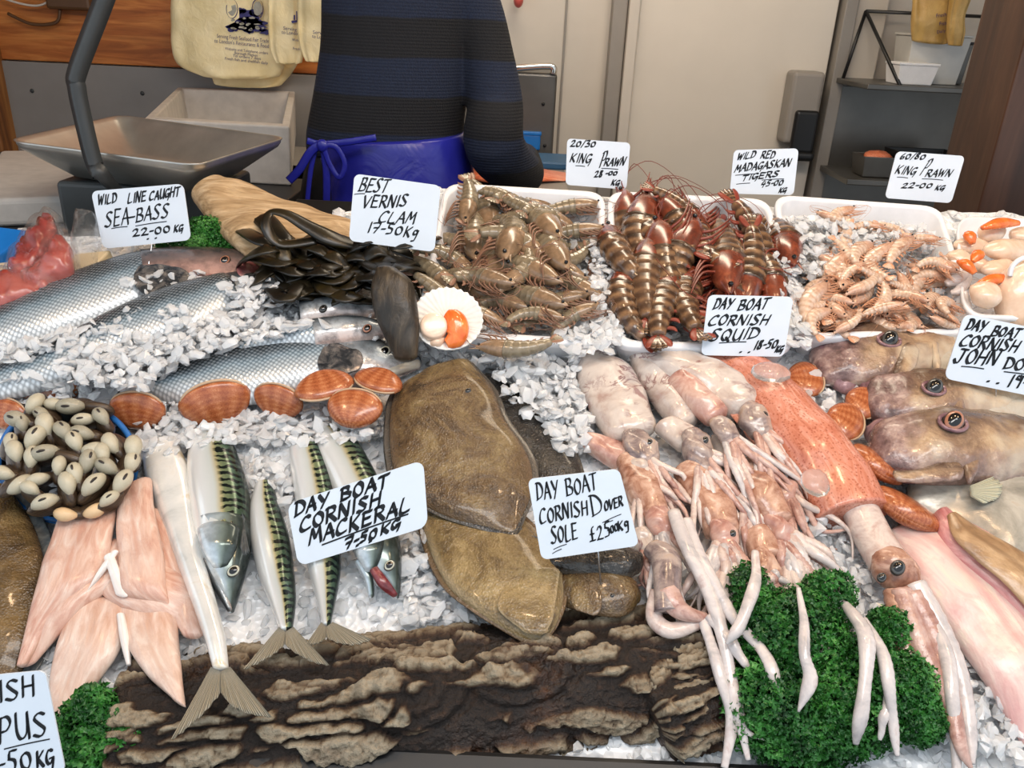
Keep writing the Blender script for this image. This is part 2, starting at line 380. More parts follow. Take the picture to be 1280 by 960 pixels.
def squidm():
    g = G('pale_squid_flesh', .2); n = g.noise(15, detail=5, rough=.62, dist=.6)
    c = g.ramp(n, [(.3, '#a98f84'), (.42, '#c3b3a8'), (.55, '#d2c6bc'), (.7, '#b6a79d')])
    v = g.noise(13, detail=6, rough=.6, dist=2.2); l = g.ramp(g.ma('ABSOLUTE', g.ma('SUBTRACT', v, .5)), [(.0, .95), (.045, 0.)])
    k = g.ramp(g.noise(9, detail=3), [(.46, 0.), (.54, 1.)])
    c = g.mix(g.ma('MULTIPLY', l, k), c, '#6d2e35')
    p = g.ramp(g.noise(22, detail=4, dist=1), [(.58, 0.), (.66, .75)]); c = g.mix(p, c, '#8a5a58')
    w = g.ramp(g.noise(10, detail=4), [(.5, 0.), (.66, .55)]); c = g.mix(w, c, '#a3a0a3')
    g.col(c); g.bump(g.noise(60, detail=4), .5, .003); return g.m
M['squid'] = squidm()
M['squid_old'] = mottled('pale_squid_flesh', ('#c3a79c', '#d6c7bd', '#e0d5cc', '#cfc3ba', '#b28c84'), 16, .22, .0012, 120, Subsurface_Weight=.0)
M['squid_pink'] = mottled('pink_squid_skin', ('#8d584c', '#b98b7d', '#cfae9f', '#a17062'), 26, .24, .0012, 140)
M['squid_brown'] = mottled('brown_speckled_squid_skin', ('#6d4132', '#9b6d58', '#c29a84', '#d6bcab'), 38, .24, .0012, 200)
M['squid_head'] = mottled('grey_violet_squid_head', ('#453a40', '#85736f', '#b29f94', '#b0937a'), 36, .2, .002, 90)
M['arm'] = mottled('white_tentacle_flesh', ('#a58078', '#c2aaa0', '#d6c6bc', '#b6998f'), 30, .22, .0018, 260)
M['arm_pink'] = mottled('pink_tentacle_flesh', ('#875a50', '#ae8477', '#c8a79a', '#9d7267'), 30, .22, .0018, 260)
M['strand'] = mottled('translucent_white_strand', ('#a19c9c', '#c2b9b6', '#d6ccc7', '#b89f98'), 28, .18, .001, 200)
def bigsquid():
    g = G('orange_squid_skin', .22); s = g.attr('st'); v = g.map(g.attr('m'), (14, 45, 40))
    n = g.noise(1.6, v, 6, .7, 1.2); sp = g.vor(230)
    c = g.ramp(n, [(.3, '#b0614a'), (.45, '#c67c62'), (.58, '#d2907a'), (.75, '#e2b7a3')])
    g.col(g.mix(g.ramp(sp, [(.12, .7), (.4, 0.)]), c, '#8f3d25')); g.bump(n, .3, .0015); return g.m
M['squid_orange'] = bigsquid()
def fillet(name, cols, sc=(6, 40, 20), rough=.3):
    g = G(name, rough); v = g.map(g.attr('m'), sc); n = g.noise(2.0, v, 4, .55, .9)
    k = g.noise(9, detail=4)
    c = g.ramp(n, list(zip((.3, .45, .58, .75), cols)))
    q_ = g.sep(g.attr('st'))[2]; ln = g.ramp(g.ma('ABSOLUTE', soft(g, q_, .5, 12)), [(.04, .55), (.2, 0.)]); c = g.mix(ln, c, cols[0])
    fl = g.ramp(g.noise(30, detail=5, rough=.7), [(.52, 0.), (.72, .55)])
    g.set('Coat Weight', .25); g.set('Coat Roughness', .15)
    g.col(g.mix(fl, g.mix(g.ramp(k, [(.45, 0.), (.75, .45)]), c, cols[3]), cols[0])); g.bump(g.ma('ADD', g.noise(3.5, v, 5), g.ma('MULTIPLY', g.noise(55, detail=4), .6)), .6, .003); return g.m
M['fillet'] = fillet('pink_white_fish_fillet', ('#bb8672', '#cb9f8b', '#d6b3a1', '#e3cfc2'), (12, 46, 20))
M['fillet_under'] = fillet('pale_pink_fillet', ('#c59a84', '#d2ae9b', '#dcbfaf', '#e7d8cb'), (12, 46, 20))
M['fillet_white'] = fillet('white_monkfish_fillet', ('#c98f8c', '#d6aca6', '#dfc3bb', '#dfd0bd'), (7, 26, 12))
M['membrane'] = fillet('white_membrane', ('#d9cdc4', '#e6ddd6', '#efe9e4', '#f4f0ec'))
M['flesh_pink'] = fillet('rosy_cut_flesh', ('#a95c5c', '#c57f7d', '#d59a95', '#deb0a8'))
M['brown_skin'] = fillet('brown_fish_skin', ('#76583e', '#9a7856', '#ad8c68', '#bf9f7a'), (10, 20, 20), .28)
def shell(name, cols, rough=.22, rays=True):
    g = G(name, rough); s = g.sep(g.attr('st'))
    rg = g.ma('SINE', g.ma('ADD', g.ma('MULTIPLY', s[0], 75.0), g.ma('MULTIPLY', g.noise(60), 4.0)))
    a = g.ma('SINE', g.ma('ADD', g.ma('MULTIPLY', s[1], 17.0), g.ma('MULTIPLY', g.noise(14), 5.0)))
    f = g.ma('ADD', g.ma('MULTIPLY', h01(g, rg), .18), g.ma('MULTIPLY', h01(g, a), .3 if rays else .05))
    f = g.ma('ADD', f, g.ma('MULTIPLY', g.noise(30, detail=4), .8))
    g.col(g.ramp(f, list(zip((.2, .45, .75, 1.05), cols)))); g.bump(rg, .12, .0003); return g.m
M['vernis'] = shell('orange_brown_clam_shell', ('#74371b', '#98502d', '#b0673e', '#c4855c'))
M['vernis_lip'] = flatm('pale_clam_lip', '#c7a98a', .3, .15, 60)
M['cockle'] = shell('dark_brown_clam_shell', ('#191310', '#3a2c22', '#57452f', '#8a7a60'), .28, False)
M['lip'] = mottled('cream_clam_foot', ('#8a826b', '#b3aa92', '#cbc3ac', '#a0967a'), 60, .22, .0008)
M['lip_grey'] = mottled('grey_clam_foot', ('#77715f', '#a29b86', '#bdb6a2'), 50, .22, .001)
M['lip_peach'] = mottled('peach_clam_foot', ('#c9a06f', '#dfbe92', '#e8cda6'), 60, .22, .0008)
M['slit'] = flatm('dark_clam_slit', '#2a2019', .4)
M['fan_shell'] = wood('dark_fan_mussel_shell', ('#120f0b', '#2b241b', '#41372a', '#6b5c47'), (26, 9, 9), .4, .006)
M['scallop_white'] = mottled('white_scallop_shell', ('#d9d3c9', '#eeeae3', '#f7f4ee'), 18, .3, .0005)
M['adductor'] = mottled('cream_scallop_meat', ('#cfae93', '#e1c4ab', '#ecd8c4'), 24, .2, .001)
M['roe'] = mottled('orange_roe', ('#d2551c', '#ee7a35', '#f59a58'), 40, .15, .0006)
def prawn(name, cols, bands, bw=.14, rough=.24):
    g = G(name, rough); s = g.sep(g.attr('st'))
    n = g.noise(1.0, g.map(g.obj(), (14, 14, 14)), 4, .6)
    b = h01(g, g.ma('SINE', g.ma('MULTIPLY', s[0], bands)))
    f = g.ma('ADD', g.ma('MULTIPLY', b, bw), g.ma('MULTIPLY', n, 1.0-bw*.5))
    c = g.ramp(f, list(zip((.3, .5, .65, .85), cols)))
    r = g.ma('MULTIPLY', g.ma('SUBTRACT', g.rand(), .5), .4)
    g.col(g.mix(g.ma('ADD', .25, r), c, cols[2])); g.set('Transmission Weight', .05); return g.m
M['pk_body'] = prawn('grey_green_prawn_shell', ('#574c3c', '#776a55', '#8c7e66', '#a5967d'), 37.7, .12)
M['pk_head'] = prawn('brown_prawn_head_shell', ('#594735', '#80674e', '#997c5f', '#b0957a'), 9.)
M['pk_leg'] = flatm('reddish_prawn_leg', '#97705a', .35, .2, 3)
M['pt_body'] = prawn('banded_tiger_prawn_shell', ('#20160f', '#3f2d20', '#664a35', '#957250'), 37.7, .38)
M['pt_head'] = prawn('red_brown_tiger_prawn_head', ('#35170f', '#652c1c', '#8c442b', '#a3663f'), 12.)
M['pt_leg'] = flatm('red_prawn_leg', '#8a3a29', .35, .25, 3)
M['ps_body'] = prawn('pale_pink_prawn_shell', ('#b08a6e', '#c8a68c', '#d6bba5', '#e4d0c0'), 37.7, .2)
M['ps_head'] = prawn('pink_orange_prawn_head', ('#a5745a', '#c1957a', '#d2ae95', '#e2cab8'), 9.)
M['ps_leg'] = flatm('pale_orange_prawn_leg', '#d79c78', .35, .2, 3)
M['eye_black'] = flatm('black_eye', '#08080a', .1, 0)
def leafm(name, cols):
    g = G(name, .45); n = g.noise(40, detail=3); k = g.noise(9, detail=2)
    c = g.ramp(g.ma('ADD', g.ma('MULTIPLY', n, .6), g.ma('MULTIPLY', k, .4)), list(zip((.3, .45, .58, .7), cols)))
    g.col(c); g.set('Transmission Weight', 0.0); return g.m
M['parsley'] = leafm('curly_parsley_leaf', ('#0f3510', '#1e571b', '#377a2c', '#74ad5a'))
M['stem'] = flatm('green_stem', '#6a9a48', .45)
M['kelp'] = (lambda g: (g.col(g.ramp(g.noise(22, detail=4), [(.3, '#0a0906'), (.5, '#18140b'), (.65, '#28200d'), (.8, '#3c351b')])), g.bump(g.noise(40), .4, .002), g.m)[-1])(G('dark_kelp', .32))
def bark():
    g = G('wet_bark', .62); h = g.sep(g.attr('st')); n = g.noise(60, detail=6, rough=.7); k = g.noise(7, detail=4)
    f = g.ma('ADD', h[2], g.ma('MULTIPLY', g.ma('SUBTRACT', n, .5), .55))
    c = g.ramp(f, [(.15, '#1e130b'), (.36, '#3b2616'), (.52, '#62503c'), (.72, '#857660'), (1, '#9d907a')])
    c = g.mix(g.ramp(k, [(.55, 0.), (.66, .55)]), c, g.ramp(n, [(.35, '#1d120b'), (.55, '#4d2d17'), (.75, '#7d4a22')]))
    g.col(c); g.set('Roughness', g.ramp(k, [(.45, .75), (.65, .35)])); g.bump(g.ma('ADD', n, g.noise(170, detail=4)), .9, .005); return g.m
M['bark'] = bark()
def wrap():
    g = G('clear_plastic_wrap', .06); g.col('#f4f6f8'); g.set('Transmission Weight', .92); g.set('IOR', 1.12); g.set('Alpha', .3); g.bump(g.noise(35, detail=4, dist=2), .6, .006); return g.m
M['wrap'] = wrap()
M['red_roe'] = mottled('red_roe_block', ('#560e0a', '#7d1d15', '#9a3024', '#b65a4a'), 30, .2, .002)
M['pink_flesh'] = mottled('wrapped_pink_fish', ('#853028', '#a4483d', '#ba675a'), 24, .2, .001)
M['clear_ice'] = (lambda g: (g.col('#fbf4ee'), g.set('Transmission Weight', .88), g.set('IOR', 1.2), g.bump(g.noise(60, detail=3), .4, .003), g.m)[-1])(G('clear_ice_lump', .18))
M['salmon'] = fillet('orange_salmon_fillet', ('#c1512f', '#d8714b', '#e28a66', '#edb199'))
def knit():
    g = G('striped_knit_jumper', .9); p = g.sep(g.geo()); x = g.obj(); o = g.sep(x)
    z = g.ma('ADD', p[2], g.ma('MULTIPLY', g.ma('SUBTRACT', g.noise(5), .5), .02))
    b = g.ramp(h01(g, g.ma('SINE', g.ma('MULTIPLY', z, 2*PI/.165))), [(.46, 0.), (.54, 1.)])
    rib = g.ma('SINE', g.ma('MULTIPLY', p[2], 900.0)); w = g.noise(260, detail=2)
    c = g.mix(b, '#0d0e13', '#10192d'); c = g.mix(g.ramp(w, [(.4, 0.), (.7, .5)]), c, g.mix(b, '#15171d', '#1b2a44'))
    g.col(c); g.bump(g.ma('ADD', g.ma('MULTIPLY', rib, .25), w), .5, .003); return g.m
M['knit'] = knit()
M['apron'] = (lambda g: (g.col(g.mix(g.ramp(g.noise(5, detail=3), [(.35, 0.), (.7, 1.)]), '#1d1f7c', '#282c9c')), g.bump(g.noise(12, detail=3, dist=1), .4, .01), g.m)[-1])(G('blue_pvc_apron', .28))
M['trouser'] = flatm('dark_trousers', '#14161d', .85, .15, 30)
M['skin'] = mottled('skin', ('#c08a70', '#d29e84', '#deb199'), 12, .45, .0005)
M['hair'] = mottled('brown_hair', ('#2a1c12', '#3d2a1b', '#523a26'), 60, .5, .003)
M['cable'] = flatm('brown_cable', '#5d4026', .5); M['cable_white'] = flatm('white_cable', '#cfc8bd', .5)
M['net'] = flatm('blue_net', '#2f78c6', .4, .1)
M['foam_tray'] = flatm('pale_wooden_board', '#d2bd97', .5, .1, 12)
M['red_plastic'] = flatm('pink_red_plastic', '#c2574f', .4)
# ---------------------------------------------------------------- marker lettering (strokes in a unit box)
GL = {
'A': [[(0,0),(.5,1)],[(.5,1),(1,0)],[(.15,.36),(.9,.4)]], 'B': [[(.1,0),(.12,1)],[(0,.95),(.6,1),(.8,.8),(.6,.58),(.15,.52)],[(.4,.55),(.95,.4),(.85,.1),(.05,.0)]],
'C': [[(.95,.88),(.6,1),(.2,.75),(0,.3),(.3,0),(.9,.12)]], 'D': [[(.12,0),(.15,1)],[(0,.98),(.6,.95),(1,.6),(.8,.2),(.05,0)]],
'E': [[(.1,0),(.15,1)],[(.1,1),(.9,1)],[(.1,.52),(.75,.55)],[(.1,0),(.9,.05)]], 'G': [[(.9,.9),(.5,1),(.1,.65),(.1,.25),(.5,.05),(.9,.4)],[(.55,.42),(1,.44),(.8,-.25)]],
'g': [[(.8,.6),(.4,.7),(.2,.4),(.5,.2),(.85,.6)],[(.85,.65),(.7,-.3),(.3,-.4)]],
'H': [[(.05,0),(.15,1)],[(.85,0),(.95,1)],[(.1,.48),(.9,.54)]], 'I': [[(.45,0),(.55,1)]], 'i': [[(.45,0),(.52,.7)],[(.55,.95),(.57,1.02)]], 'J': [[(.2,1),(1,1)],[(.7,1),(.6,.2),(.3,0),(0,.25)]],
'K': [[(.1,0),(.15,1)],[(.95,1),(.2,.48)],[(.25,.5),(.9,0)]], 'L': [[(.25,1),(.1,.03),(.9,.08)]], 'M': [[(0,0),(.2,1)],[(.2,1),(.5,.35)],[(.5,.35),(.85,1)],[(.85,1),(1,0)]],
'N': [[(.05,0),(.12,1)],[(.12,1),(.85,0)],[(.85,0),(1,1)]], 'O': [[(.5,1),(.1,.7),(.1,.25),(.5,0),(.9,.3),(.9,.75),(.5,1)]], 'P': [[(.1,0),(.2,1)],[(0,.9),(.6,1.05),(.9,.8),(.6,.5),(.2,.45)]],
'Q': [[(.5,1),(.1,.7),(.1,.25),(.5,0),(.9,.3),(.9,.75),(.5,1)],[(.55,.3),(1,-.08)]], 'R': [[(.1,0),(.15,1)],[(0,.95),(.65,1),(.85,.75),(.6,.55),(.2,.5)],[(.35,.5),(1,0)]],
'S': [[(.9,.92),(.5,1),(.15,.78),(.5,.52),(.85,.28),(.5,0),(.0,.08)]], 'T': [[(0,.95),(1,1.02)],[(.5,1),(.42,0)]], 'U': [[(.08,1),(.1,.3),(.4,0),(.8,.25),(.92,1)],[(.92,1),(.95,0)]],
'V': [[(0,1),(.4,0)],[(.4,0),(1,1)]], 'W': [[(0,1),(.22,0)],[(.22,0),(.5,.8)],[(.5,.8),(.72,0)],[(.72,0),(1,1)]], 'Y': [[(0,1),(.5,.5)],[(1,1),(.35,0)]],
'0': [[(.5,.85),(.1,.6),(.15,.1),(.6,0),(.9,.35),(.8,.75),(.5,.85)]], '1': [[(.4,0),(.6,1)]], '2': [[(.1,.75),(.45,1),(.8,.8),(.5,.4),(.05,0)],[(.05,.03),(.95,.06)]], '3': [[(.15,.95),(.8,.95),(.4,.55)],[(.4,.55),(.9,.4),(.7,.05),(.1,.0)]],
'4': [[(.5,1),(.05,.4),(.95,.45)],[(.75,.8),(.6,-.1)]], '5': [[(.9,1),(.3,.95),(.2,.6)],[(.2,.6),(.75,.5),(.7,.1),(.1,0)]], '6': [[(.7,1),(.2,.5),(.3,.05),(.8,.15),(.75,.45),(.2,.35)]], '7': [[(.0,.95),(.95,1),(.4,0)],[(.2,.5),(.85,.55)]],
'8': [[(.8,.9),(.4,1),(.2,.75),(.8,.3),(.5,0),(.1,.25),(.5,.55),(.8,.9)]], '9': [[(.85,.8),(.4,1),(.2,.7),(.8,.65)],[(.85,1),(.75,0)]], '/': [[(.0,-.1),(1,1.1)]], '-': [[(.1,.42),(.9,.46)]], '.': [[(.4,.0),(.5,.06)]],
'£': [[(.75,1),(.45,.8),(.45,.1)],[(.2,.5),(.75,.5)],[(.1,.0),(.9,.05)]]}
def strokes_to_mesh(strokes, place, nib, ang=.75, thin=.3):
    vs = []; fs = []
    for st in strokes:
        if len(st) > 2: st = cr(st, len(st)*3)
        for nv in ((math.cos(ang)*nib, math.sin(ang)*nib), (-math.sin(ang)*nib*thin, math.cos(ang)*nib*thin)):
            k0 = len(vs)
            for x, y in st:
                vs.append(place(x+nv[0], y+nv[1])); vs.append(place(x-nv[0], y-nv[1]))
            for i in range(len(st)-1): a = k0+2*i; fs.append((a, a+1, a+3, a+2))
        for x, y in (st[0], st[-1]):                          # square stroke ends
            k0 = len(vs); c, s = math.cos(ang)*nib, math.sin(ang)*nib
            for a, b in ((c, s), (-s*thin, c*thin), (-c, -s), (s*thin, -c*thin)): vs.append(place(x+a, y+b))
            fs.append((k0, k0+1, k0+2, k0+3))
    return vs, fs
def sign(name, label, q, basepx, tilt, lines, rules=(), dots=(), pin=None, nib=.011, lean=0):
    """q: card corners TL TR BR BL as seen; basepx: (x, y, w) on the counter where it stands; tilt: how far it leans back"""
    b = CT.p(*basepx)
    sf = Surf(b, (lean, -math.cos(tilt), math.sin(tilt)))
    P = [sf.p(*c) for c in q]; n = sf.n
    W = ((P[1]-P[0]).length+(P[2]-P[3]).length)/2; Hh = ((P[3]-P[0]).length+(P[2]-P[1]).length)/2; asp = Hh/W
    def bil(s, t, d=0): return (P[0]*(1-s)+P[1]*s)*(1-t)+(P[3]*(1-s)+P[2]*s)*t+n*d
    loc = CT.p(basepx[0], basepx[1], basepx[2])
    o = thing(name, 'white handwritten price '+label, 'price sign', loc, 'handwritten price cards')
    r = .07; out = []
    for cx, cy, a0 in ((1-r, r/asp, -90), (1-r, 1-r/asp, 0), (r, 1-r/asp, 90), (r, r/asp, 180)):
        for k in range(6):
            a = math.radians(a0+18*k); out.append((cx+r*math.cos(a), cy+r/asp*math.sin(a)))
    N = len(out); vs = [bil(s, t, .0) for s, t in out]+[bil(s, t, -.0016) for s, t in out]
    fs = [tuple(range(N))[::-1], tuple(range(N, 2*N))]+[(i, (i+1) % N, N+(i+1) % N, N+i) for i in range(N)]
    mk('card', vs, fs, M['card'], o, False)
    S = []
    for ln in lines:
        txt, x0, y0, x1, y1, h = ln[:6]; sl = ln[6] if len(ln) > 6 else .28
        wid = {'I': .45, 'i': .4, '1': .5, '.': .4, ' ': .55, '-': .6, 'M': 1.15, 'W': 1.2, '/': .6}
        tot = sum(wid.get(c, 1) for c in txt); x = 0; L = x1-x0
        hh = h*asp                                          # in card widths
        for c in txt:
            w = wid.get(c, 1)/tot*L
            jy = U(-.04, .04)*hh; sc = U(.93, 1.06)
            if c in GL:
                for stt in GL[c]:
                    S.append([(x0+x+w*.8*(px+U(-.03, .03))+sl*hh*py*sc, (y0+(y1-y0)*(x/L))*asp-jy-hh*py*sc) for px, py in stt])
            x += w
    RS = [[(a, b2*asp), ((a+c)/2, (b2+d)/2*asp-.004), (c, d*asp)] for (a, b2, c, d) in rules]
    for (a, b2) in dots: S.append([(a-.006, b2*asp), (a+.006, b2*asp)])
    v, f = strokes_to_mesh(S, lambda x, y: bil(x, y/asp, .0004), nib*1.35, -.75, .42)
    if RS:
        v2, f2 = strokes_to_mesh(RS, lambda x, y: bil(x, y/asp, .0004), nib*.5, -1.2, .5)
        f += [tuple(i+len(v) for i in q_) for q_ in f2]; v += v2
    mk('lettering', v, f, M['ink'], o, False)
    if pin:
        a = bil(pin[0], .93, -.0025); e = CT.p(pin[1], pin[2], pin[3] if len(pin) > 3 else 0)
        tube('pin', [a, bil(pin[0], 1.0, -.0025), e], [.0011]*3, M['pin'], o, 6)
    return o
# ---------------------------------------------------------------- setting
def struct(name, vs_fs, mat, bev=0):
    o = mk(name, vs_fs[0], vs_fs[1], mat, None, False); o['kind'] = 'structure'
    if bev: bevel(o, bev)
    return o
YW = 3.3; BW = back(YW)
struct('floor', box(0, 1.2, .05, 7, 6.6, .1), M['tile'])
struct('shade_ceiling', box(0, 1.95, 2.75, 5.2, 3.0, .06), M['ceil'])  # unseen, added to shade the interior, carried forward to cut overhead light
struct('wall_back', box(.05, YW+.08, 1.35, 4.8, .1, 2.8), M['white_wall'])
struct('wall_left', box(-2.4, 2.4, 1.35, .1, 1.9, 2.8), M['planks_dark'])
struct('wall_right', box(2.5, 2.4, 1.35, .1, 1.9, 2.8), M['white_wall'])
def wallbox(name, x0, x1, z0, z1, y0, y1, mat, bev=.002): return struct(name, box((x0+x1)/2, (y0+y1)/2, (z0+z1)/2, x1-x0, y1-y0, z1-z0), mat, bev)
a = BW.p(18, 76); b2 = BW.p(372, 86)
wallbox('trim_1', -2.05, BW.p(400, 90).x+.2, .1, a.z, YW-.02, YW+.03, M['grey_panel'])
for k in range(5):                            # planks above the grey panel
    wallbox('trim_%d' % (k+2), -2.05, BW.p(400, 40).x+.2, a.z+.004+k*.26, a.z+(k+1)*.26, YW-.012-.004*(k % 2), YW+.03, M['planks'], .004)
wallbox('trim_7', -2.4, BW.p(20, 150).x, .1, 2.7, YW-.12, YW+.02, M['planks_dark'], .006)
for px, py in ((44, 113), (181, 116)):
    p = BW.p(px, py); tag(ball('bolt_head', p+V((0, -.022, 0)), .008, M['dark_metal'], sc=(1, .5, 1)), 'small dark bolt in the grey wall panel, '+('left of the pole' if px < 100 else 'right of the pole'), 'bolt')
# white cold room door with frame and seams
xl, xr = BW.p(783, 120).x, BW.p(1026, 120).x
wallbox('door_1', xl+.012, xr-.012, .12, 2.45, YW-.05, YW+.02, M['door'], .004)
fx = BW.p(758, 90).x
wallbox('trim_8', fx, xl-.03, .1, 2.6, YW-.05, YW+.03, M['frame'], .004)
wallbox('trim_9', xl-.028, xl+.01, .1, 2.6, YW-.085, YW+.03, M['white_wall'], .004)
wallbox('trim_10', xr+.0, xr+.045, .1, 2.6, YW-.09, YW+.03, M['frame'], .004)
wallbox('trim_11', xr+.045, xr+.16, .1, 2.6, YW-.06, YW+.03, M['white_wall'], .004)
wallbox('trim_12', BW.p(706, 50).x-.004, BW.p(706, 50).x+.004, .1, 2.6, YW+.02, YW+.034, M['frame'])
D = back(YW-.05)
def rbox(name, c, s, mat, parent, bev=.01, rot=None):
    o = mk(name, *box(0, 0, 0, *s), mat, parent, False, loc=None, local=True)
    o.location = V(c)-wloc(parent) if parent else V(c)
    if rot: o.rotation_euler = rot
    bevel(o, bev, 3); return o
p = D.p(992, 150)
o = thing('soap_dispenser', 'grey soap dispenser with black lower front fixed on the white door', 'dispenser', p)
rbox('body', p+V((0, -.05, .05)), (.115, .1, .25), M['frame'], o, .015)
rbox('front_cover', p+V((.012, -.105, -.03)), (.085, .03, .15), M['black'], o, .012)
rbox('lever', p+V((.012, -.095, -.115)), (.1, .06, .035), M['black'], o, .014)
# steel cabinet with a chrome handle behind the worker
Y = 3.05; S_ = back(Y); p0, p1 = S_.p(628, 92), S_.p(697, 92)
o = thing('steel_bin', 'grey steel bin with a bright chrome handle behind the worker', 'bin', (p0.x/2+p1.x/2, Y+.12, .1))
v = box((p0.x-.12+p1.x)/2, Y+.12, (p1.z+.1)/2, p1.x-p0.x+.12, .23, p1.z-.1)
bevel(mk('body', *v, M['steel_dull'], o, False), .012, 3)
h0, h1 = S_.p(638, 89), S_.p(692, 85)
tube('handle', [h0+V((0, .0, -.03)), h0+V((0, 0, .005)), h0+V((.03, 0, .012)), h1+V((-.01, 0, .005)), h1+V((0, 0, -.02))], [.012]*5, M['chrome'], o, 10, 20)
for px, py in ((679, 130), (681, 182)):
    ball('rivet', S_.p(px, py), .006, M['black'], o, nu=8, nv=6)
# shelf unit in the alcove on the right
Y = 3.2; S_ = back(Y)
o = thing('wall_shelf', 'steel wall shelf with thin dark bracket rods beside the door', 'shelf', S_.p(1110, 100))
za = S_.p(1100, 103).z; x0, x1 = S_.p(1048, 95).x, S_.p(1048, 95).x+.75
bevel(mk('shelf_board', *box((x0+x1)/2, Y-.12, za, x1-x0, .34, .018), M['steel_dull'], o, False), .003)
pa, pb, pc = S_.p(1067, 13), S_.p(1049, 95), V((S_.p(1067, 13).x+.085, Y-.27, za+.012))
q0 = V((x0+.06, Y+.02, S_.p(1067, 13).z))
for nm, e in (('bracket_rod', (q0, V((x0+.01, Y-.02, za)))), ('bracket_rod', (q0, V((x0+.115, Y-.28, za)))), ('bracket_rod', (q0, q0+V((.5, 0, .0))))):
    tube(nm, e, [.006, .006], M['black'], o, 6)
mk('back_panel', *box((x0+x1)/2, Y+.03, za-.42, x1-x0, .02, .8), M['steel_dull'], o, False)
bevel(mk('lower_shelf_board', *box((x0+x1)/2, Y-.1, S_.p(1060, 212).z, x1-x0, .36, .02), M['steel_dull'], o, False), .003)
zl = S_.p(1060, 212).z+.012
def tub(name, label, c, s, mat, lid=None, cat='tub'):
    o = thing(name, label, cat, c); x, y, z = s; t = .006; vs = []; fs = []
    prof = [(.86, 0), (1, 1), (1-2*t/x*1, 1), (.84, .06)]
    for k, h in prof:
        for dx, dy in ((-1, -1), (1, -1), (1, 1), (-1, 1)): vs.append(V(c)+V((dx*x/2*k, dy*y/2*k, h*z)))
    for i in range(3):
        for j in range(4): fs.append((i*4+j, i*4+(j+1) % 4, i*4+4+(j+1) % 4, i*4+4+j))
    fs += [(3, 2, 1, 0), (12, 13, 14, 15)]
    bevel(mk('body', vs, fs, mat, o, False), .003)
    if lid: bevel(mk('rim', *box(c[0], c[1], c[2]+z+.004, x*1.04, y*1.04, .008), lid, o, False), .002)
    return o
tub('plastic_tub', 'small low white tub on the wall shelf', (S_.p(1108, 90).x, Y-.2, za+.01), (.13, .12, .06), M['poly'], M['poly'])
tub('plastic_tub', 'tall translucent tub on the wall shelf under the tan bags', (S_.p(1143, 80).x, Y-.1, za+.01), (.2, .14, .15), M['gold'], M['gold'])
tub('plastic_tub', 'dark tub at the back of the wall shelf beside the post', (S_.p(1176, 75).x, Y-.06, za+.01), (.1, .1, .13), M['steel_dull'], M['black'])
tub('plastic_tub', 'grey tub with orange contents on the lower steel shelf', (S_.p(1072, 196).x, Y-.18, zl), (.14, .12, .07), M['steel_dull'])
tag(ball('orange_cloth', (S_.p(1072, 196).x, Y-.18, zl+.06), .05, M['salmon'], sc=(1, .8, .5), jit=.01), 'orange cloth in the grey tub on the lower shelf', 'cloth')
tub('storage_crate', 'black crate on the lower steel shelf beside the grey tub', (S_.p(1125, 205).x, Y-.18, zl), (.22, .18, .09), M['black'])
# dark timber post at the right
Y = 1.95; S_ = back(Y+.21); xl = (S_.p(1224, 0).x+S_.p(1178, 230).x)/2
struct('trim_13', box(xl+.11, Y+.1, 1.4, .22, .22, 2.7), M['post'], .006)
struct('trim_14', box(xl+.245, Y+.12, 1.4, .035, .2, 2.7), M['post'], .004)
# ---------------------------------------------------------------- carrier bags
def bag(name, label, st, Y, mat, th=.03, group=None, prints=None):
    sf = back(Y)
    o = thing(name, label, 'carrier bag', sf.p(st[-1][0]/2+st[-1][2]/2, st[-1][1]), group)
    loft('sheet', [tuple(s)+(th,) for s in st], mat, o, sf, 30, 40, .2, .5, k0=.05, k1=.12, jit=.012, jf=14,
         rip=lambda s, q, z, t: (z+.004*math.sin(q*13+s*3) if z > 0 else z, q))
    return o, sf
bg_ = 'yellow carrier bags hanging on the timber wall'
bag('carrier_bag', 'yellow carrier bag at the back, its corner hanging lowest', [(250, -30, 390, -30), (255, 40, 385, 40), (262, 80, 372, 80), (268, 104, 352, 106)], 3.21, M['yellow_bag'], .02, bg_)
o1, s1 = bag('carrier_bag', 'yellow carrier bag with a large violet fish print, leftmost of the bunch', [(215, -40, 338, -40), (214, 20, 340, 15), (215, 55, 345, 55), (222, 80, 356, 78), (250, 94, 350, 94)], 3.14, M['yellow_bag'], .035, bg_)
o2, s2 = bag('carrier_bag', 'yellow carrier bag overlapping the printed one, a strip of print on its fold', [(336, -40, 376, -40), (336, 30, 376, 30), (338, 60, 380, 62), (345, 78, 378, 78)], 3.09, M['yellow_bag'], .02, bg_)
o3, s3 = bag('carrier_bag', 'yellow carrier bag nearest the striped jumper', [(372, -40, 418, -40), (372, 30, 416, 30), (376, 60, 416, 60), (382, 76, 414, 76)], 3.06, M['yellow_bag'], .02, bg_)
def decal(o, sf, polys, mat, w, name='print'):
    vs = []; fs = []
    for P in polys:
        k = len(vs); vs += [sf.p(x, y, w) for x, y in P]; fs.append(tuple(range(k, k+len(P))))
    return mk(name, vs, fs, mat, o, False)
def blob(cx, cy, rx, ry, n=16, j=.25): return [(cx+rx*math.cos(2*PI*i/n)*(1+U(-j, j)), cy+ry*math.sin(2*PI*i/n)*(1+U(-j, j))) for i in range(n)]
pr = [blob(U(284, 333), U(24, 40), U(4, 9), U(2, 4)) for _ in range(34)]+[blob(308, 20, 17, 8), blob(306, 31, 25, 8), blob(300, 14, 8, 5), blob(318, 16, 8, 5)]
decal(o1, s1, pr, M['bag_ink'], .036)
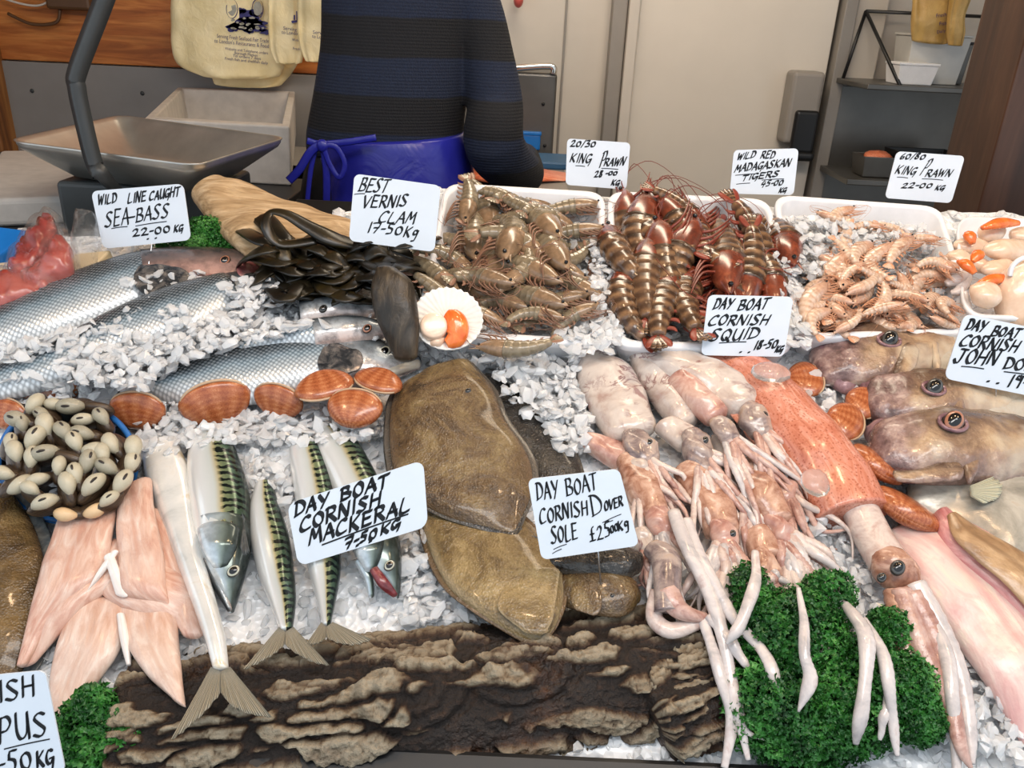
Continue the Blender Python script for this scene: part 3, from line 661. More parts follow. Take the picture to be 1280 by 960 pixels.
for cx in (290, 322):
    ring = [(cx+7*math.cos(a*.35), 11+12*math.sin(a*.35)) for a in range(19)]
    v, f = strokes_to_mesh([ring], lambda x, y: s1.p(x, y, .038), .6); mk('print', v, f, M['bag_ink'], o1, False)
    decal(o1, s1, [blob(cx, 11, 5.5, 9, j=.1)], M['bag_pale'], .037)
decal(o1, s1, [blob(U(288, 330), U(22, 38), U(1.5, 4), U(.8, 1.6)) for _ in range(18)], M['bag_pale'], .0385)
def print_text(o, sf, txt, x0, y0, x1, y1, h, w, mat=None, parentname='lettering'):
    cu = bpy.data.curves.new('t', 'FONT'); cu.body = txt; cu.size = 1
    to = bpy.data.objects.new('t', cu); C.objects.link(to); me = to.to_mesh()
    wmax = max(v.co.x for v in me.vertices); vs = []
    for v in me.vertices:
        t = v.co.x/wmax; vs.append(sf.p(x0+(x1-x0)*t+v.co.y*0, y0+(y1-y0)*t-v.co.y*h*1.35, w))
    fs = [tuple(p.vertices) for p in me.polygons]
    to.to_mesh_clear(); bpy.data.objects.remove(to); bpy.data.curves.remove(cu)
    return mk(parentname, vs, fs, mat or M['bag_ink'], o, False)
for t, x0, y0, x1, y1, h in (('Serving Fresh Seafood Fair Trade', 271, 47, 336, 53.5, 5), ('to London\'s Restaurants & Food', 268, 53, 336, 60, 5), ('Website and Telephone orders', 281, 62, 335, 68, 3.6), ('Borough Market', 293, 67.5, 322, 71, 3.6), ('Tel orders 7 days', 291, 71, 326, 75, 3.6), ('Fresh fish and shellfish daily', 281, 74.5, 335, 80.5, 3.6)):
    print_text(o1, s1, t, x0, y0, x1, y1, h, .044)
for t, x0, y0, x1, y1, h in (('Serving', 354, 37, 371, 39, 4.5), ('to Londo', 352, 42, 372, 44, 4.5), ('Web', 365, 51, 373, 52, 3.5), ('Fresh', 366, 62, 375, 63, 3.5)):
    print_text(o2, s2, t, x0, y0, x1, y1, h, .03)
decal(o2, s2, [[(364, 26), (371, 25), (372, 28), (365, 29)], [(367, 19), (369, 18.5), (369, 25), (367, 25)], [(370, 14), (371.5, 14), (372, 27), (370.5, 27)]], M['bag_ink'], .03)
for t, x0, y0, x1, y1, h in (('Serv', 391, 42, 402, 43, 4.5), ('to Lon', 390, 47, 404, 49, 4.5)): print_text(o3, s3, t, x0, y0, x1, y1, h, .03)
bg2 = 'tan bags hanging by the dark post'
o4, s4 = bag('carrier_bag', 'tan carrier bag hanging above the wall shelf with faint print', [(1145, -30, 1192, -30), (1138, 25, 1190, 20), (1140, 50, 1184, 54)], 3.02, M['tan_bag'], .03, bg2)
bag('carrier_bag', 'narrow tan carrier bag hanging right beside the dark post', [(1190, -30, 1220, -30), (1184, 20, 1206, 15), (1183, 40, 1204, 40), (1185, 56, 1200, 57)], 2.96, M['tan_bag'], .03, bg2)
for t, x0, y0, x1, y1, h in (('Fresh', 1170, 22, 1183, 20, 5), ('Fish', 1174, 32, 1183, 31, 5), ('Daily', 1171, 42, 1182, 40, 4)): print_text(o4, s4, t, x0, y0, x1, y1, h, .042)
# ---------------------------------------------------------------- bench, scale and boxes on the left
bx1 = -.60
o = thing('side_bench', 'dark steel bench carrying the scale at the left', 'bench', (-1.25, 2.0, .1))
bevel(mk('bench_top', *box((-2.0+bx1)/2, 2.18, 1.02, bx1+2.0, .92, .04), M['black'], o, False), .004)
for x in (-1.9, bx1-.05):
    for y in (1.78, 2.58): mk('leg', *box(x, y, .55, .05, .05, .9), M['dark_metal'], o, False)
def polybox(name, label, rim, zt, zb, wall=.022, mat='poly_worn'):
    L = level(zt); P = [L.p(*c) for c in rim]; c = sum(P, V((0, 0, 0)))/4
    o = thing(name, label, 'box', (c.x, c.y, zb)); vs = []; fs = []
    def ringp(k, z, q=0): return [V((c.x+(p.x-c.x)*k, c.y+(p.y-c.y)*k, z)) for p in P]
    k = 1-wall*2/((P[1]-P[0]).length)
    for kk, z in ((.97, zb), (1, zt), (k, zt), (k*.93, zb+.03)): vs += ringp(kk, z)
    for i in range(3):
        for j in range(4): fs.append((i*4+j, i*4+(j+1) % 4, i*4+4+(j+1) % 4, i*4+4+j))
    fs += [(3, 2, 1, 0), (12, 13, 14, 15)]
    bevel(mk('body', vs, fs, M[mat], o, False), .006, 3); return o
zt = back(2.3).p(362, 158).z
polybox('polystyrene_box', 'open white polystyrene box standing behind the weighing scale', [(180, 148), (362, 158), (369, 113), (222, 109)], zt, 1.04)
zt2 = back(1.74).p(60, 250).z
P = [level(zt2).p(*c) for c in ((-40, 250), (130, 244), (150, 186), (0, 188))]
o = mk('polystyrene_slab', [V((p.x, p.y, z)) for z in (1.04, zt2) for p in P], [(3, 2, 1, 0), (4, 5, 6, 7)]+[(i, (i+1) % 4, 4+(i+1) % 4, 4+i) for i in range(4)], M['poly_worn'], None, False)
bevel(o, .012, 3); tag(o, 'white polystyrene slab lying under the weighing pan', 'polystyrene')
ZP = 1.235; L = level(ZP)
rim = [L.p(*c) for c in ((10, 178), (246, 209), (358, 174), (150, 146))]
c = sum(rim, V((0, 0, 0)))/4; sc = thing('weighing_scale', 'weighing scale with a wide shallow steel pan and bent grey pole', 'scale', (c.x, c.y, 1.04))
def rrect(P, r, n=6):                          # rounded corner loop of a quad
    out = []
    for i in range(4):
        a, b, c_ = P[i-1], P[i], P[(i+1) % 4]; d0 = (a-b)*r; d1 = (c_-b)*r
        for k in range(n+1): t = k/n; out.append(b+d0*(1-t)**2+d1*t**2)
    return out
vs = []; fs = []
prof = [(1.0, 0), (1.015, .004), (.99, .004), (.97, -.004), (.62, -.062), (.58, -.064)]
outer = [(1.0, -.003), (.975, -.012), (.63, -.068), (.58, -.069)]
loops = [(k, z) for k, z in prof]
for k, z in loops: vs += [c+(p-c)*k+V((0, 0, z)) for p in rrect(rim, .1)]
n = 28
for i in range(len(loops)-1):
    for j in range(n): fs.append((i*n+j, i*n+(j+1) % n, (i+1)*n+(j+1) % n, (i+1)*n+j))
fs.append(tuple(range((len(loops)-1)*n, len(loops)*n)))
b0 = len(vs)
for k, z in outer: vs += [c+(p-c)*k+V((0, 0, z)) for p in rrect(rim, .1)]
for i in range(len(outer)-1):
    for j in range(n): fs.append((b0+i*n+j, b0+(i+1)*n+j, b0+(i+1)*n+(j+1) % n, b0+i*n+(j+1) % n))
fs.append(tuple(range(b0+(len(outer)-1)*n, b0+len(outer)*n))[::-1])
for j in range(n): fs.append((j, b0+j, b0+(j+1) % n, (j+1) % n))
mk('pan', vs, fs, M['steel'], sc)
bevel(mk('base', *box(c.x, c.y, 1.10, .32, .22, .125), M['dark_metal'], sc, False), .01, 3)
fr = (L.p(10, 178)+L.p(246, 209))/2
bb = back(fr.y-.03)
pts = [bb.p(*q) for q in ((175, -130), (133, -8), (97, 88), (96, 110), (104, 150), (118, 205), (130, 222), (160, 226))]
tube('pole', pts[:-1]+[V((c.x, c.y-.1, 1.10))], [.017]*8, M['dark_metal'], sc, 4, 60, .75, (0, -1, 0))
tube('cable', [BW.p(10, 17, .05), BW.p(40, 30, .05), BW.p(70, 28, .05), BW.p(75, 12, .05)], [.006]*4, M['cable'], None, 8, 24)
tag(bpy.data.objects['cable'], 'brown cable looped on the timber wall', 'cable')
o = tube('cable', [BW.p(-10, -8, .06), BW.p(20, 3, .06), BW.p(48, 7, .06), BW.p(68, -3, .06), BW.p(80, -12, .06)], [.004]*5, M['cable_white'], None, 8, 24)
tag(o, 'thin white cable on the timber wall above the brown one', 'cable')
p = BW.p(90, 3, .04)
o = mk('junction_box', *box(p.x, p.y, p.z+.02, .16, .07, .09), M['cable'], None, False); bevel(o, .01); tag(o, 'brown junction box on the timber wall behind the pole', 'junction box')
# work table in front of the worker, with salmon and blue trays
tz = 1.04; L = level(tz); xr_ = L.p(706, 216).x
o = thing('work_table', 'steel work table in front of the person in the striped jumper', 'table', (-.3, 2.7, .1))
bevel(mk('table_top', *box((xr_-1.0)/2, 2.72, tz-.02, xr_+1.0, .6, .04), M['worktop'], o, False), .004)
for x in (-.95, xr_-.05):
    for y in (2.47, 2.97): mk('leg', *box(x, y, .56, .05, .05, .92), M['steel_dull'], o, False)
a = L.p(640, 222); 
o = mk('cutting_board', *box(L.p(665, 206).x-.02, L.p(665, 206).y+.02, tz+.012, .3, .2, .024), M['blue_dark'], None, False); bevel(o, .006); tag(o, 'dull blue board on the work table beyond the salmon', 'board')
b = L.p(662, 195)
o = thing('plastic_box', 'bright blue plastic box by the worker\'s elbow', 'box', (b.x, b.y, tz+.024))
bevel(mk('body', *box(b.x-.02, b.y+.02, tz+.05, .11, .08, .05), M['blue'], o, False), .004); bevel(mk('lid', *box(b.x-.02, b.y+.02, tz+.08, .116, .086, .012), M['blue'], o, False), .003)
o = loft('salmon_fillet', [(585, 200, 585, 224, .03), (620, 196, 625, 228, .035), (665, 212, 668, 226, .03), (702, 216, 704, 226, .012)], M['salmon'], None, L, jit=.004)
tag(o, 'orange salmon side lying on the work table under the worker\'s elbow', 'fish fillet')
# ---------------------------------------------------------------- the worker, seen from behind
PY = 2.12; BK = back(PY)
def remesh(name, objs, vox, mat, parent=None, smooth=6, rep=None):
    """join closed shapes into one continuous surface"""
    vs = []; fs = []
    for o in objs:
        k = len(vs); w = wloc(o)
        vs += [v.co+w for v in o.data.vertices]; fs += [tuple(i+k for i in p.vertices) for p in o.data.polygons]
    for o in objs: bpy.data.objects.remove(o)
    o = mk(name, vs, fs, mat, parent)
    m = o.modifiers.new('r', 'REMESH'); m.mode = 'VOXEL'; m.voxel_size = vox; m.use_smooth_shade = True
    s = o.modifiers.new('s', 'SMOOTH'); s.iterations = smooth; s.factor = .5
    me = bpy.data.meshes.new_from_object(o.evaluated_get(bpy.context.evaluated_depsgraph_get()))
    o.modifiers.clear(); o.data = me
    if not me.materials: me.materials.append(mat)
    for p in me.polygons: p.use_smooth = True
    return o
def cen(st): return [tuple(q)+(-q[4]/2,) for q in st]     # keep a cross-section centred on the worker's own plane
def bp(x, y, dy=0): return back(PY+dy).p(x, y)
facing = V((.8, .6, 0)); side = V((.6, -.8, 0))
person = thing('person', 'person seen from behind in navy and black striped jumper and blue apron', 'person', (bp(480, 100).x, PY, .1))
def armpts(off=0):
    rs = [bp(560, -42), bp(592, 10, -.01), bp(609, 70, -.03), bp(619, 130, -.06), bp(619, 184, -.09)]
    fwd = [V((.0, 2.28, 1.11)), V((.0, 2.43, 1.125)), V((.01, 2.5, 1.125))]
    return rs, fwd
rs, fw = armpts()
ls = [bp(452, -42, .03), bp(455, 20, .12), bp(455, 90, .24), V((-.33, 2.4, 1.2)), V((-.2, 2.5, 1.13))]
def hand(c, d, up, parts):
    d = d.normalized(); sd = d.cross(up).normalized()
    parts.append(ball('h', c+d*.045, 1, M['skin'], None, (d, sd, up), (.055, .042, .016)))
    for k in range(4):
        b = c+d*.085+sd*((k-1.5)*.021); ln = (.07, .08, .075, .058)[k]
        parts.append(tube('f', [b-d*.02, b+d*ln*.5-up*.004, b+d*ln*.8-up*.02, b+d*ln-up*.035], [.009, .0088, .008, .0065], M['skin'], None, 8, 10))
    s = 1 if c.x > -.1 else -1
    b = c+d*.03-sd*(.035*s)
    parts.append(tube('f', [b, b+d*.03-sd*(.022*s)-up*.008, b+d*.055-sd*(.022*s)-up*.022], [.012, .011, .008], M['skin'], None, 8, 10))
hd = bp(500, -168, .08)
B = [loft('t', cen([(470, -110, 530, -110, .12), (430, -66, 570, -66, .16), (412, -20, 582, -20, .22), (406, 60, 580, 60, .25), (396, 150, 574, 150, .27), (388, 230, 580, 230, .3), (388, 320, 582, 320, .28)]), M['skin'], None, BK, base=.5, e=1),
     tube('n', [bp(500, -70), bp(500, -125, .05)], [.06, .055], M['skin'], None, 14),
     ball('hd', hd, 1, M['skin'], None, (facing, side, V((0, 0, 1))), (.1, .078, .125)),
     ball('ns', hd+facing*.1+V((0, 0, -.015)), 1, M['skin'], None, (facing, side, V((0, 0, 1))), (.022, .014, .026)),
     ball('jaw', hd+facing*.045+V((0, 0, -.08)), 1, M['skin'], None, (facing, side, V((0, 0, 1))), (.055, .055, .045)),
     tube('ra', rs+fw, [.055, .05, .047, .044, .043, .038, .03, .027], M['skin'], None, 12, 40),
     tube('la', ls, [.055, .05, .045, .036, .028], M['skin'], None, 12, 40)]
for s in (-1, 1):
    B.append(ball('ear', hd+side*(.078*s)-facing*.005, 1, M['skin'], None, (facing, side, V((0, 0, 1))), (.022, .01, .033)))
    hx = bp(484, 300)+side*(.085*s)
    B.append(tube('leg', [V((hx.x, PY, 1.0)), V((hx.x, PY, .8)), V((hx.x, PY+.02, .55)), V((hx.x, PY-.01, .3)), V((hx.x, PY-.01, .14))], [.1, .092, .062, .055, .04], M['skin'], None, 14, 30))
    B.append(tube('ft', [V((hx.x, PY-.03, .14))-facing*.03, V((hx.x, PY, .135))+facing*.08, V((hx.x, PY, .125))+facing*.2], [.04, .04, .026], M['skin'], None, 12, 16))
hand(fw[-1], V((-.25, 1, 0)), V((0, 0, 1)), B); hand(ls[-1], V((.5, 1, 0)), V((0, 0, 1)), B)
remesh('body', B, .0055, M['skin'], person, 4)
for s in (-1, 1):
    e = hd+facing*.088+side*(.032*s)+V((0, 0, .012))
    ball('eye', e, .013, M['eye_pale'], person, (side, V((0, 0, 1)), facing))
mo = hd+facing*.096+V((0, 0, -.058))
tube('mouth', [mo-side*.025, mo+facing*.004, mo+side*.025], [.003, .007, .003], M['mouth'], person, 8, 12)
ball('hair', hd-facing*.012+V((0, 0, .022)), 1, M['hair'], person, (facing, side, V((0, 0, 1))), (.104, .09, .122), 32, 20, jit=.008, jf=40)
for s in (-1, 1):
    hx = bp(484, 300)+side*(.085*s)
    tube('shoe', [V((hx.x, PY-.03, .14))-facing*.05, V((hx.x, PY, .145))+facing*.05, V((hx.x, PY, .135))+facing*.24], [.045, .05, .032], M['black'], person, 12, 16)
T = [loft('h', cen([(392, 172, 578, 172, .3), (378, 230, 588, 230, .36), (374, 330, 590, 330, .37), (386, 400, 580, 400, .34)]), M['trouser'], None, BK, base=.5, e=1)]
for s in (-1, 1):
    hx = bp(484, 300)+side*(.085*s)
    T.append(tube('l', [V((hx.x, PY, 1.0)), V((hx.x, PY, .8)), V((hx.x, PY+.02, .5)), V((hx.x, PY, .2))], [.115, .11, .085, .075], M['trouser'], None, 14, 30))
remesh('trousers', T, .01, M['trouser'], person)
J = [loft('j', cen([(462, -104, 538, -104, .15), (420, -70, 580, -66, .2), (404, -20, 592, -20, .27), (402, 50, 590, 50, .3), (394, 110, 586, 110, .33), (385, 160, 580, 160, .35), (384, 186, 582, 182, .34)]), M['knit'], None, BK, base=.5, e=.95, k0=.2, k1=.15),
     tube('ra', rs+fw[:2], [.075, .066, .063, .067, .072, .06, .05], M['knit'], None, 16, 40), tube('la', ls[:4], [.075, .066, .06, .05], M['knit'], None, 16, 30)]
remesh('jumper', J, .0075, M['knit'], person, 5)
loft('apron', cen([(394, 168, 586, 166, .375), (398, 185, 589, 185, .39), (400, 250, 594, 250, .42), (398, 400, 600, 420, .44), (400, 560, 592, 560, .42)]), M['apron'], person, BK, 30, 40, .5, .9, .05, .05, jit=.006, jf=6)
AB = back(PY-.228)
def ribbon(pts, r=3.6, w=0):
    P = [AB.p(x, y, w) for x, y in pts]
    tube('apron_string', P, [r*.0019]*len(P), M['apron'], person, 8, 30, .25, (0, -1, 0))
ribbon([(384, 176), (400, 180), (430, 178), (470, 172)], 4, .0)
ribbon([(402, 180), (388, 190), (374, 212), (361, 226)], 5, .012)
ribbon([(404, 182), (420, 184), (431, 205), (424, 222), (412, 205), (405, 186)], 3.2, .014)
ribbon([(404, 184), (408, 215), (408, 260)], 4.5, .006)
ribbon([(394, 186), (388, 215), (384, 252)], 3, .002)
ball('apron_knot', AB.p(403, 182, .012), .014, M['apron'], person, sc=(1, .6, 1), nu=12, nv=8)
p = BW.p(648, 4, .0)
o = ball('coat_peg', p+V((0, -.03, .01)), .02, M['red_plastic'], None, sc=(.9, 1.3, 1.3)); tag(o, 'small pinkish red knob on the white wall just right of the sleeve', 'peg')
# ---------------------------------------------------------------- the sloping counter and its ice
def ct(x, v, w): return V((x, .616, .79))+VX*v+WX*w
def ctbox(x0, x1, v0, v1, w0, w1):
    vs = [ct(x, v, w) for x in (x0, x1) for v in (v0, v1) for w in (w0, w1)]
    return vs, [(0, 1, 3, 2), (4, 6, 7, 5), (0, 4, 5, 1), (2, 3, 7, 6), (0, 2, 6, 4), (1, 5, 7, 3)]
o = thing('fish_counter', 'sloping black display counter carrying the ice, fish and trays', 'counter', (0, 1.1, .1))
bevel(mk('display_board', *ctbox(-.45, 1.4, -.02, 1.1, -.1, -.06), M['black'], o, False), .004)
bevel(mk('display_board', *ctbox(-1.4, -.45, -.02, .9, -.1, -.06), M['black'], o, False), .004)
bevel(mk('front_lip', *ctbox(-1.4, 1.4, -.035, .018, -.1, .006), M['black'], o, False), .006)
mk('front_panel', *box(0, .63, .4, 2.8, .03, .6), M['black'], o, False)
mk('back_panel', *box(.475, 1.61, .6, 1.85, .03, 1.0), M['black'], o, False)
mk('back_panel', *box(-.925, 1.44, .53, .95, .03, .87), M['black'], o, False)
for x in (-1.3, 1.3):
    mk('side_panel', *box(x, 1.02, .4, .03, .8, .6), M['black'], o, False)
vs = []; fs = []; nx, nv = 170, 76
def vmax(x): return .88 if x < -.5 else (1.08 if x > -.2 else .88+.2*(x+.5)/.3)
def bedh(x, v): return -.014+.012*NZ.noise(V((x*5, v*5, 1)))+.006*NZ.noise(V((x*22, v*22, 4)))+.004*NZ.noise(V((x*60, v*60, 7)))+.003
for j in range(nv+1):
    for i in range(nx+1):
        x = -1.35+2.7*i/nx; v = .02+(vmax(x)-.02)*j/nv; vs.append(ct(x, v, bedh(x, v)))
q = nx+1
for j in range(nv):
    for i in range(nx): a = j*q+i; fs.append((a, a+1, a+q+1, a+q))
k = len(vs); vs += [ct(-1.35, .02, -.06), ct(1.35, .02, -.06), ct(1.35, 1.08, -.06), ct(-1.35, .9, -.06)]
fs.append((k+3, k+2, k+1, k)); fs.append((k, k+1)+tuple(range(nx, -1, -1)))
o = mk('ice_bed', vs, fs, M['wet_ice'], None); tag(o, 'bed of packed ice covering the sloping counter under the fish', 'ice', kind='stuff')
t = (1+5**.5)/2
ICO = [V(v).normalized() for v in ((-1, t, 0), (1, t, 0), (-1, -t, 0), (1, -t, 0), (0, -1, t), (0, 1, t), (0, -1, -t), (0, 1, -t), (t, 0, -1), (t, 0, 1), (-t, 0, -1), (-t, 0, 1))]
ICF = [(0, 11, 5), (0, 5, 1), (0, 1, 7), (0, 7, 10), (0, 10, 11), (1, 5, 9), (5, 11, 4), (11, 10, 2), (10, 7, 6), (7, 1, 8), (3, 9, 4), (3, 4, 2), (3, 2, 6), (3, 6, 8), (3, 8, 9), (4, 9, 5), (2, 4, 11), (6, 2, 10), (8, 6, 7), (9, 8, 1)]
def chunk(vs, fs, p, r):
    R = (Matrix.Rotation(TH, 3, 'X') @ Euler((U(-.7, .7), U(-.7, .7), U(0, 6))).to_matrix()); k = len(vs); s = (U(.9, 1.6), U(.6, 1.1), U(.25, .55))
    for d in ICO:
        j = U(.6, 1.2); vs.append(p+R @ V((d.x*s[0]*r*j, d.y*s[1]*r*j, d.z*s[2]*r*j)))
    fs += [tuple(i+k for i in f) for f in ICF]
IV = []; IF = []
for j in range(66):
    for i in range(152):
        v = .03+j*.0159+U(-.008, .008); x = -1.2+i*.0159+U(-.008, .008)
        if abs(x-.02) > .66+.55*v or v > vmax(x): continue
        chunk(IV, IF, ct(x, v, bedh(x, v)+U(-.004, .005)), rnd.choice((U(.004, .007), U(.006, .010), U(.009, .014))))
def icepatch(poly, n, w0, w1, r0=.006, r1=.0115):
    xs = [p[0] for p in poly]; ys = [p[1] for p in poly]; c = 0
    while c < n:
        x, y = U(min(xs), max(xs)), U(min(ys), max(ys)); ins = False
        for i in range(len(poly)):
            a, b = poly[i-1], poly[i]
            if (a[1] > y) != (b[1] > y) and x < (b[0]-a[0])*(y-a[1])/(b[1]-a[1])+a[0]: ins = not ins
        if ins: chunk(IV, IF, CT.p(x, y, U(w0, w1)), U(r0, r1)*rnd.choice((.6, .9, 1.15))); c += 1
icepatch([(345, 345), (470, 395), (470, 425), (360, 410), (300, 440), (190, 470), (190, 430), (290, 400)], 567, .015, .05)
icepatch([(255, 370), (330, 360), (330, 420), (250, 440), (160, 450), (120, 430)], 70, .03, .055)
icepatch([(60, 455), (190, 425), (270, 445), (180, 490), (60, 500)], 351, .01, .04)
icepatch([(0, 440), (130, 400), (190, 372), (170, 410), (60, 450), (0, 465)], 175, .02, .05)
icepatch([(150, 350), (240, 330), (270, 345), (190, 385)], 60, .04, .062, .006, .011)
icepatch([(0, 500), (170, 495), (240, 505), (300, 500), (170, 520)], 121, .0, .025)
icepatch([(170, 520), (480, 510), (490, 545), (180, 560)], 432, .0, .02)
icepatch([(310, 560), (370, 600), (345, 640), (315, 620)], 67, .0, .02)
icepatch([(615, 450), (720, 440), (745, 560), (700, 570), (660, 500)], 445, .0, .03)
icepatch([(525, 430), (690, 420), (700, 455), (540, 460)], 202, .0, .02)
icepatch([(500, 690), (530, 650), (590, 740), (510, 755)], 81, .0, .015)
icepatch([(995, 470), (1060, 440), (1080, 490), (1030, 545)], 81, .0, .025)
icepatch([(770, 425), (880, 430), (880, 455), (770, 450)], 108, .0, .02)
icepatch([(1110, 770), (1170, 790), (1280, 900), (1280, 955), (1180, 930)], 175, .0, .012)
icepatch([(1020, 650), (1060, 660), (1110, 770), (1060, 790)], 81, .0, .02)
icepatch([(226, 800), (252, 790), (262, 840), (200, 880), (160, 890), (172, 860)], 60, -.004, .008)
icepatch([(995, 580), (1040, 650), (1020, 670), (985, 640)], 54, .01, .03)
icepatch([(232, 532), (300, 530), (296, 552), (236, 556)], 54, .02, .042)
icepatch([(360, 536), (460, 528), (460, 548), (364, 556)], 67, .02, .04)
icepatch([(170, 548), (235, 545), (236, 566), (176, 572)], 48, .01, .035)
icepatch([(0, 455), (70, 440), (140, 420), (210, 396), (230, 380), (240, 395), (150, 440), (60, 470), (0, 480)], 110, .03, .058)
icepatch([(260, 395), (340, 380), (470, 395), (430, 408), (350, 416), (280, 436)], 216, .03, .05)
icepatch([(90, 474), (150, 420), (215, 408), (250, 398), (430, 402), (330, 424), (210, 452), (180, 488)], 520, .045, .075)
icepatch([(0, 432), (150, 392), (215, 366), (250, 372), (120, 425), (0, 456)], 150, .056, .07)
icepatch([(62, 442), (128, 418), (150, 446), (84, 482)], 70, .055, .075)
icepatch([(180, 428), (290, 388), (300, 402), (200, 444), (130, 452)], 110, .05, .075)
icepatch([(200, 388), (226, 376), (240, 402), (214, 414)], 26, .07, .08)
icepatch([(276, 346), (345, 348), (350, 378), (290, 398)], 90, .055, .075)
icepatch([(738, 300), (776, 300), (778, 432), (742, 432)], 120, .05, .066)
icepatch([(966, 300), (1002, 300), (1012, 432), (984, 432)], 110, .05, .066)
icepatch([(700, 405), (760, 405), (770, 440), (700, 440)], 70, .04, .06)
icepatch([(600, 440), (650, 436), (700, 520), (650, 520)], 110, .02, .045)
icepatch([(480, 760), (600, 750), (640, 775), (500, 775)], 67, -.005, .01)
# ---------------------------------------------------------------- white prawn trays
def tray(label, rim, ice_n, w=.05, deep=.075, ice=None):
    o = thing('fish_tray', label, 'tray', CT.p(sum(p[0] for p in rim)/4, sum(p[1] for p in rim)/4, w-deep), 'white trays of prawns')
    P = [CT.p(x, y, w) for x, y in rim]; c = sum(P, V((0, 0, 0)))/4; vs = []; n = 28; fs = []
    t = .011/((P[1]-P[0]).length/2)
    L = [(.9, -deep), (.985, -.014), (1.0, -.01), (1, 0), (1-t*.5, .003), (1-t, 0), (1-t-.1, -deep+.01)]
    for k, z in L: vs += [c+(p-c)*k+WX*z for p in rrect(P, .12)]
    for i in range(len(L)-1):
        for j in range(n): fs.append((i*n+j, i*n+(j+1) % n, (i+1)*n+(j+1) % n, (i+1)*n+j))
    fs.append(tuple(range(6*n, 7*n))); fs.append(tuple(range(n))[::-1])
    mk('body', vs, fs, M['poly'], o, True); bevel(o.children[0], .002, 2)
    return o
T1 = [(556, 228), (757, 240), (752, 432), (516, 420)]
T2 = [(759, 238), (963, 249), (996, 440), (764, 433)]
T3 = [(966, 243), (1176, 258), (1226, 416), (996, 424)]
tray('white polystyrene tray heaped with grey brown prawns, leftmost of the row', T1, 0)
tray('white polystyrene tray of dark red tiger prawns, middle of the row', T2, 0)
tray('white polystyrene tray of small pale prawns on ice, right of the tiger prawns', T3, 0)
main = (IV, IF)
def dotrayice(label, patches):
    global IV, IF
    IV, IF = [], []
    for poly, n, a, b in patches: icepatch(poly, n, a, b)
    tag(mk('tray_ice', IV, IF, M['ice'], None, False), label, 'ice', kind='stuff')
dotrayice('crushed ice among the grey brown prawns in the leftmost tray', [([(575, 260), (740, 265), (735, 415), (545, 405)], 680, -.01, .03), ([(705, 280), (745, 285), (742, 400), (715, 380)], 130, .005, .04)])
dotrayice('crushed ice around the dark red tiger prawns in the middle tray', [([(770, 270), (950, 275), (975, 425), (775, 420)], 680, -.01, .03), ([(750, 300), (785, 330), (790, 420), (745, 420)], 110, .01, .045)])
dotrayice('crushed ice heaped over the back of the small pale prawns', [([(985, 280), (1160, 280), (1215, 430), (1005, 430)], 900, -.01, .035), ([(965, 275), (1010, 270), (1165, 285), (1170, 310), (1060, 325), (1020, 345), (980, 340)], 700, .015, .062), ([(985, 340), (1030, 380), (1010, 430), (980, 430)], 160, .0, .04)])
IV, IF = main
tag(mk('crushed_ice', IV, IF, M['ice'], None, False), 'loose crushed ice scattered between and over the fish on the counter', 'ice', kind='stuff')
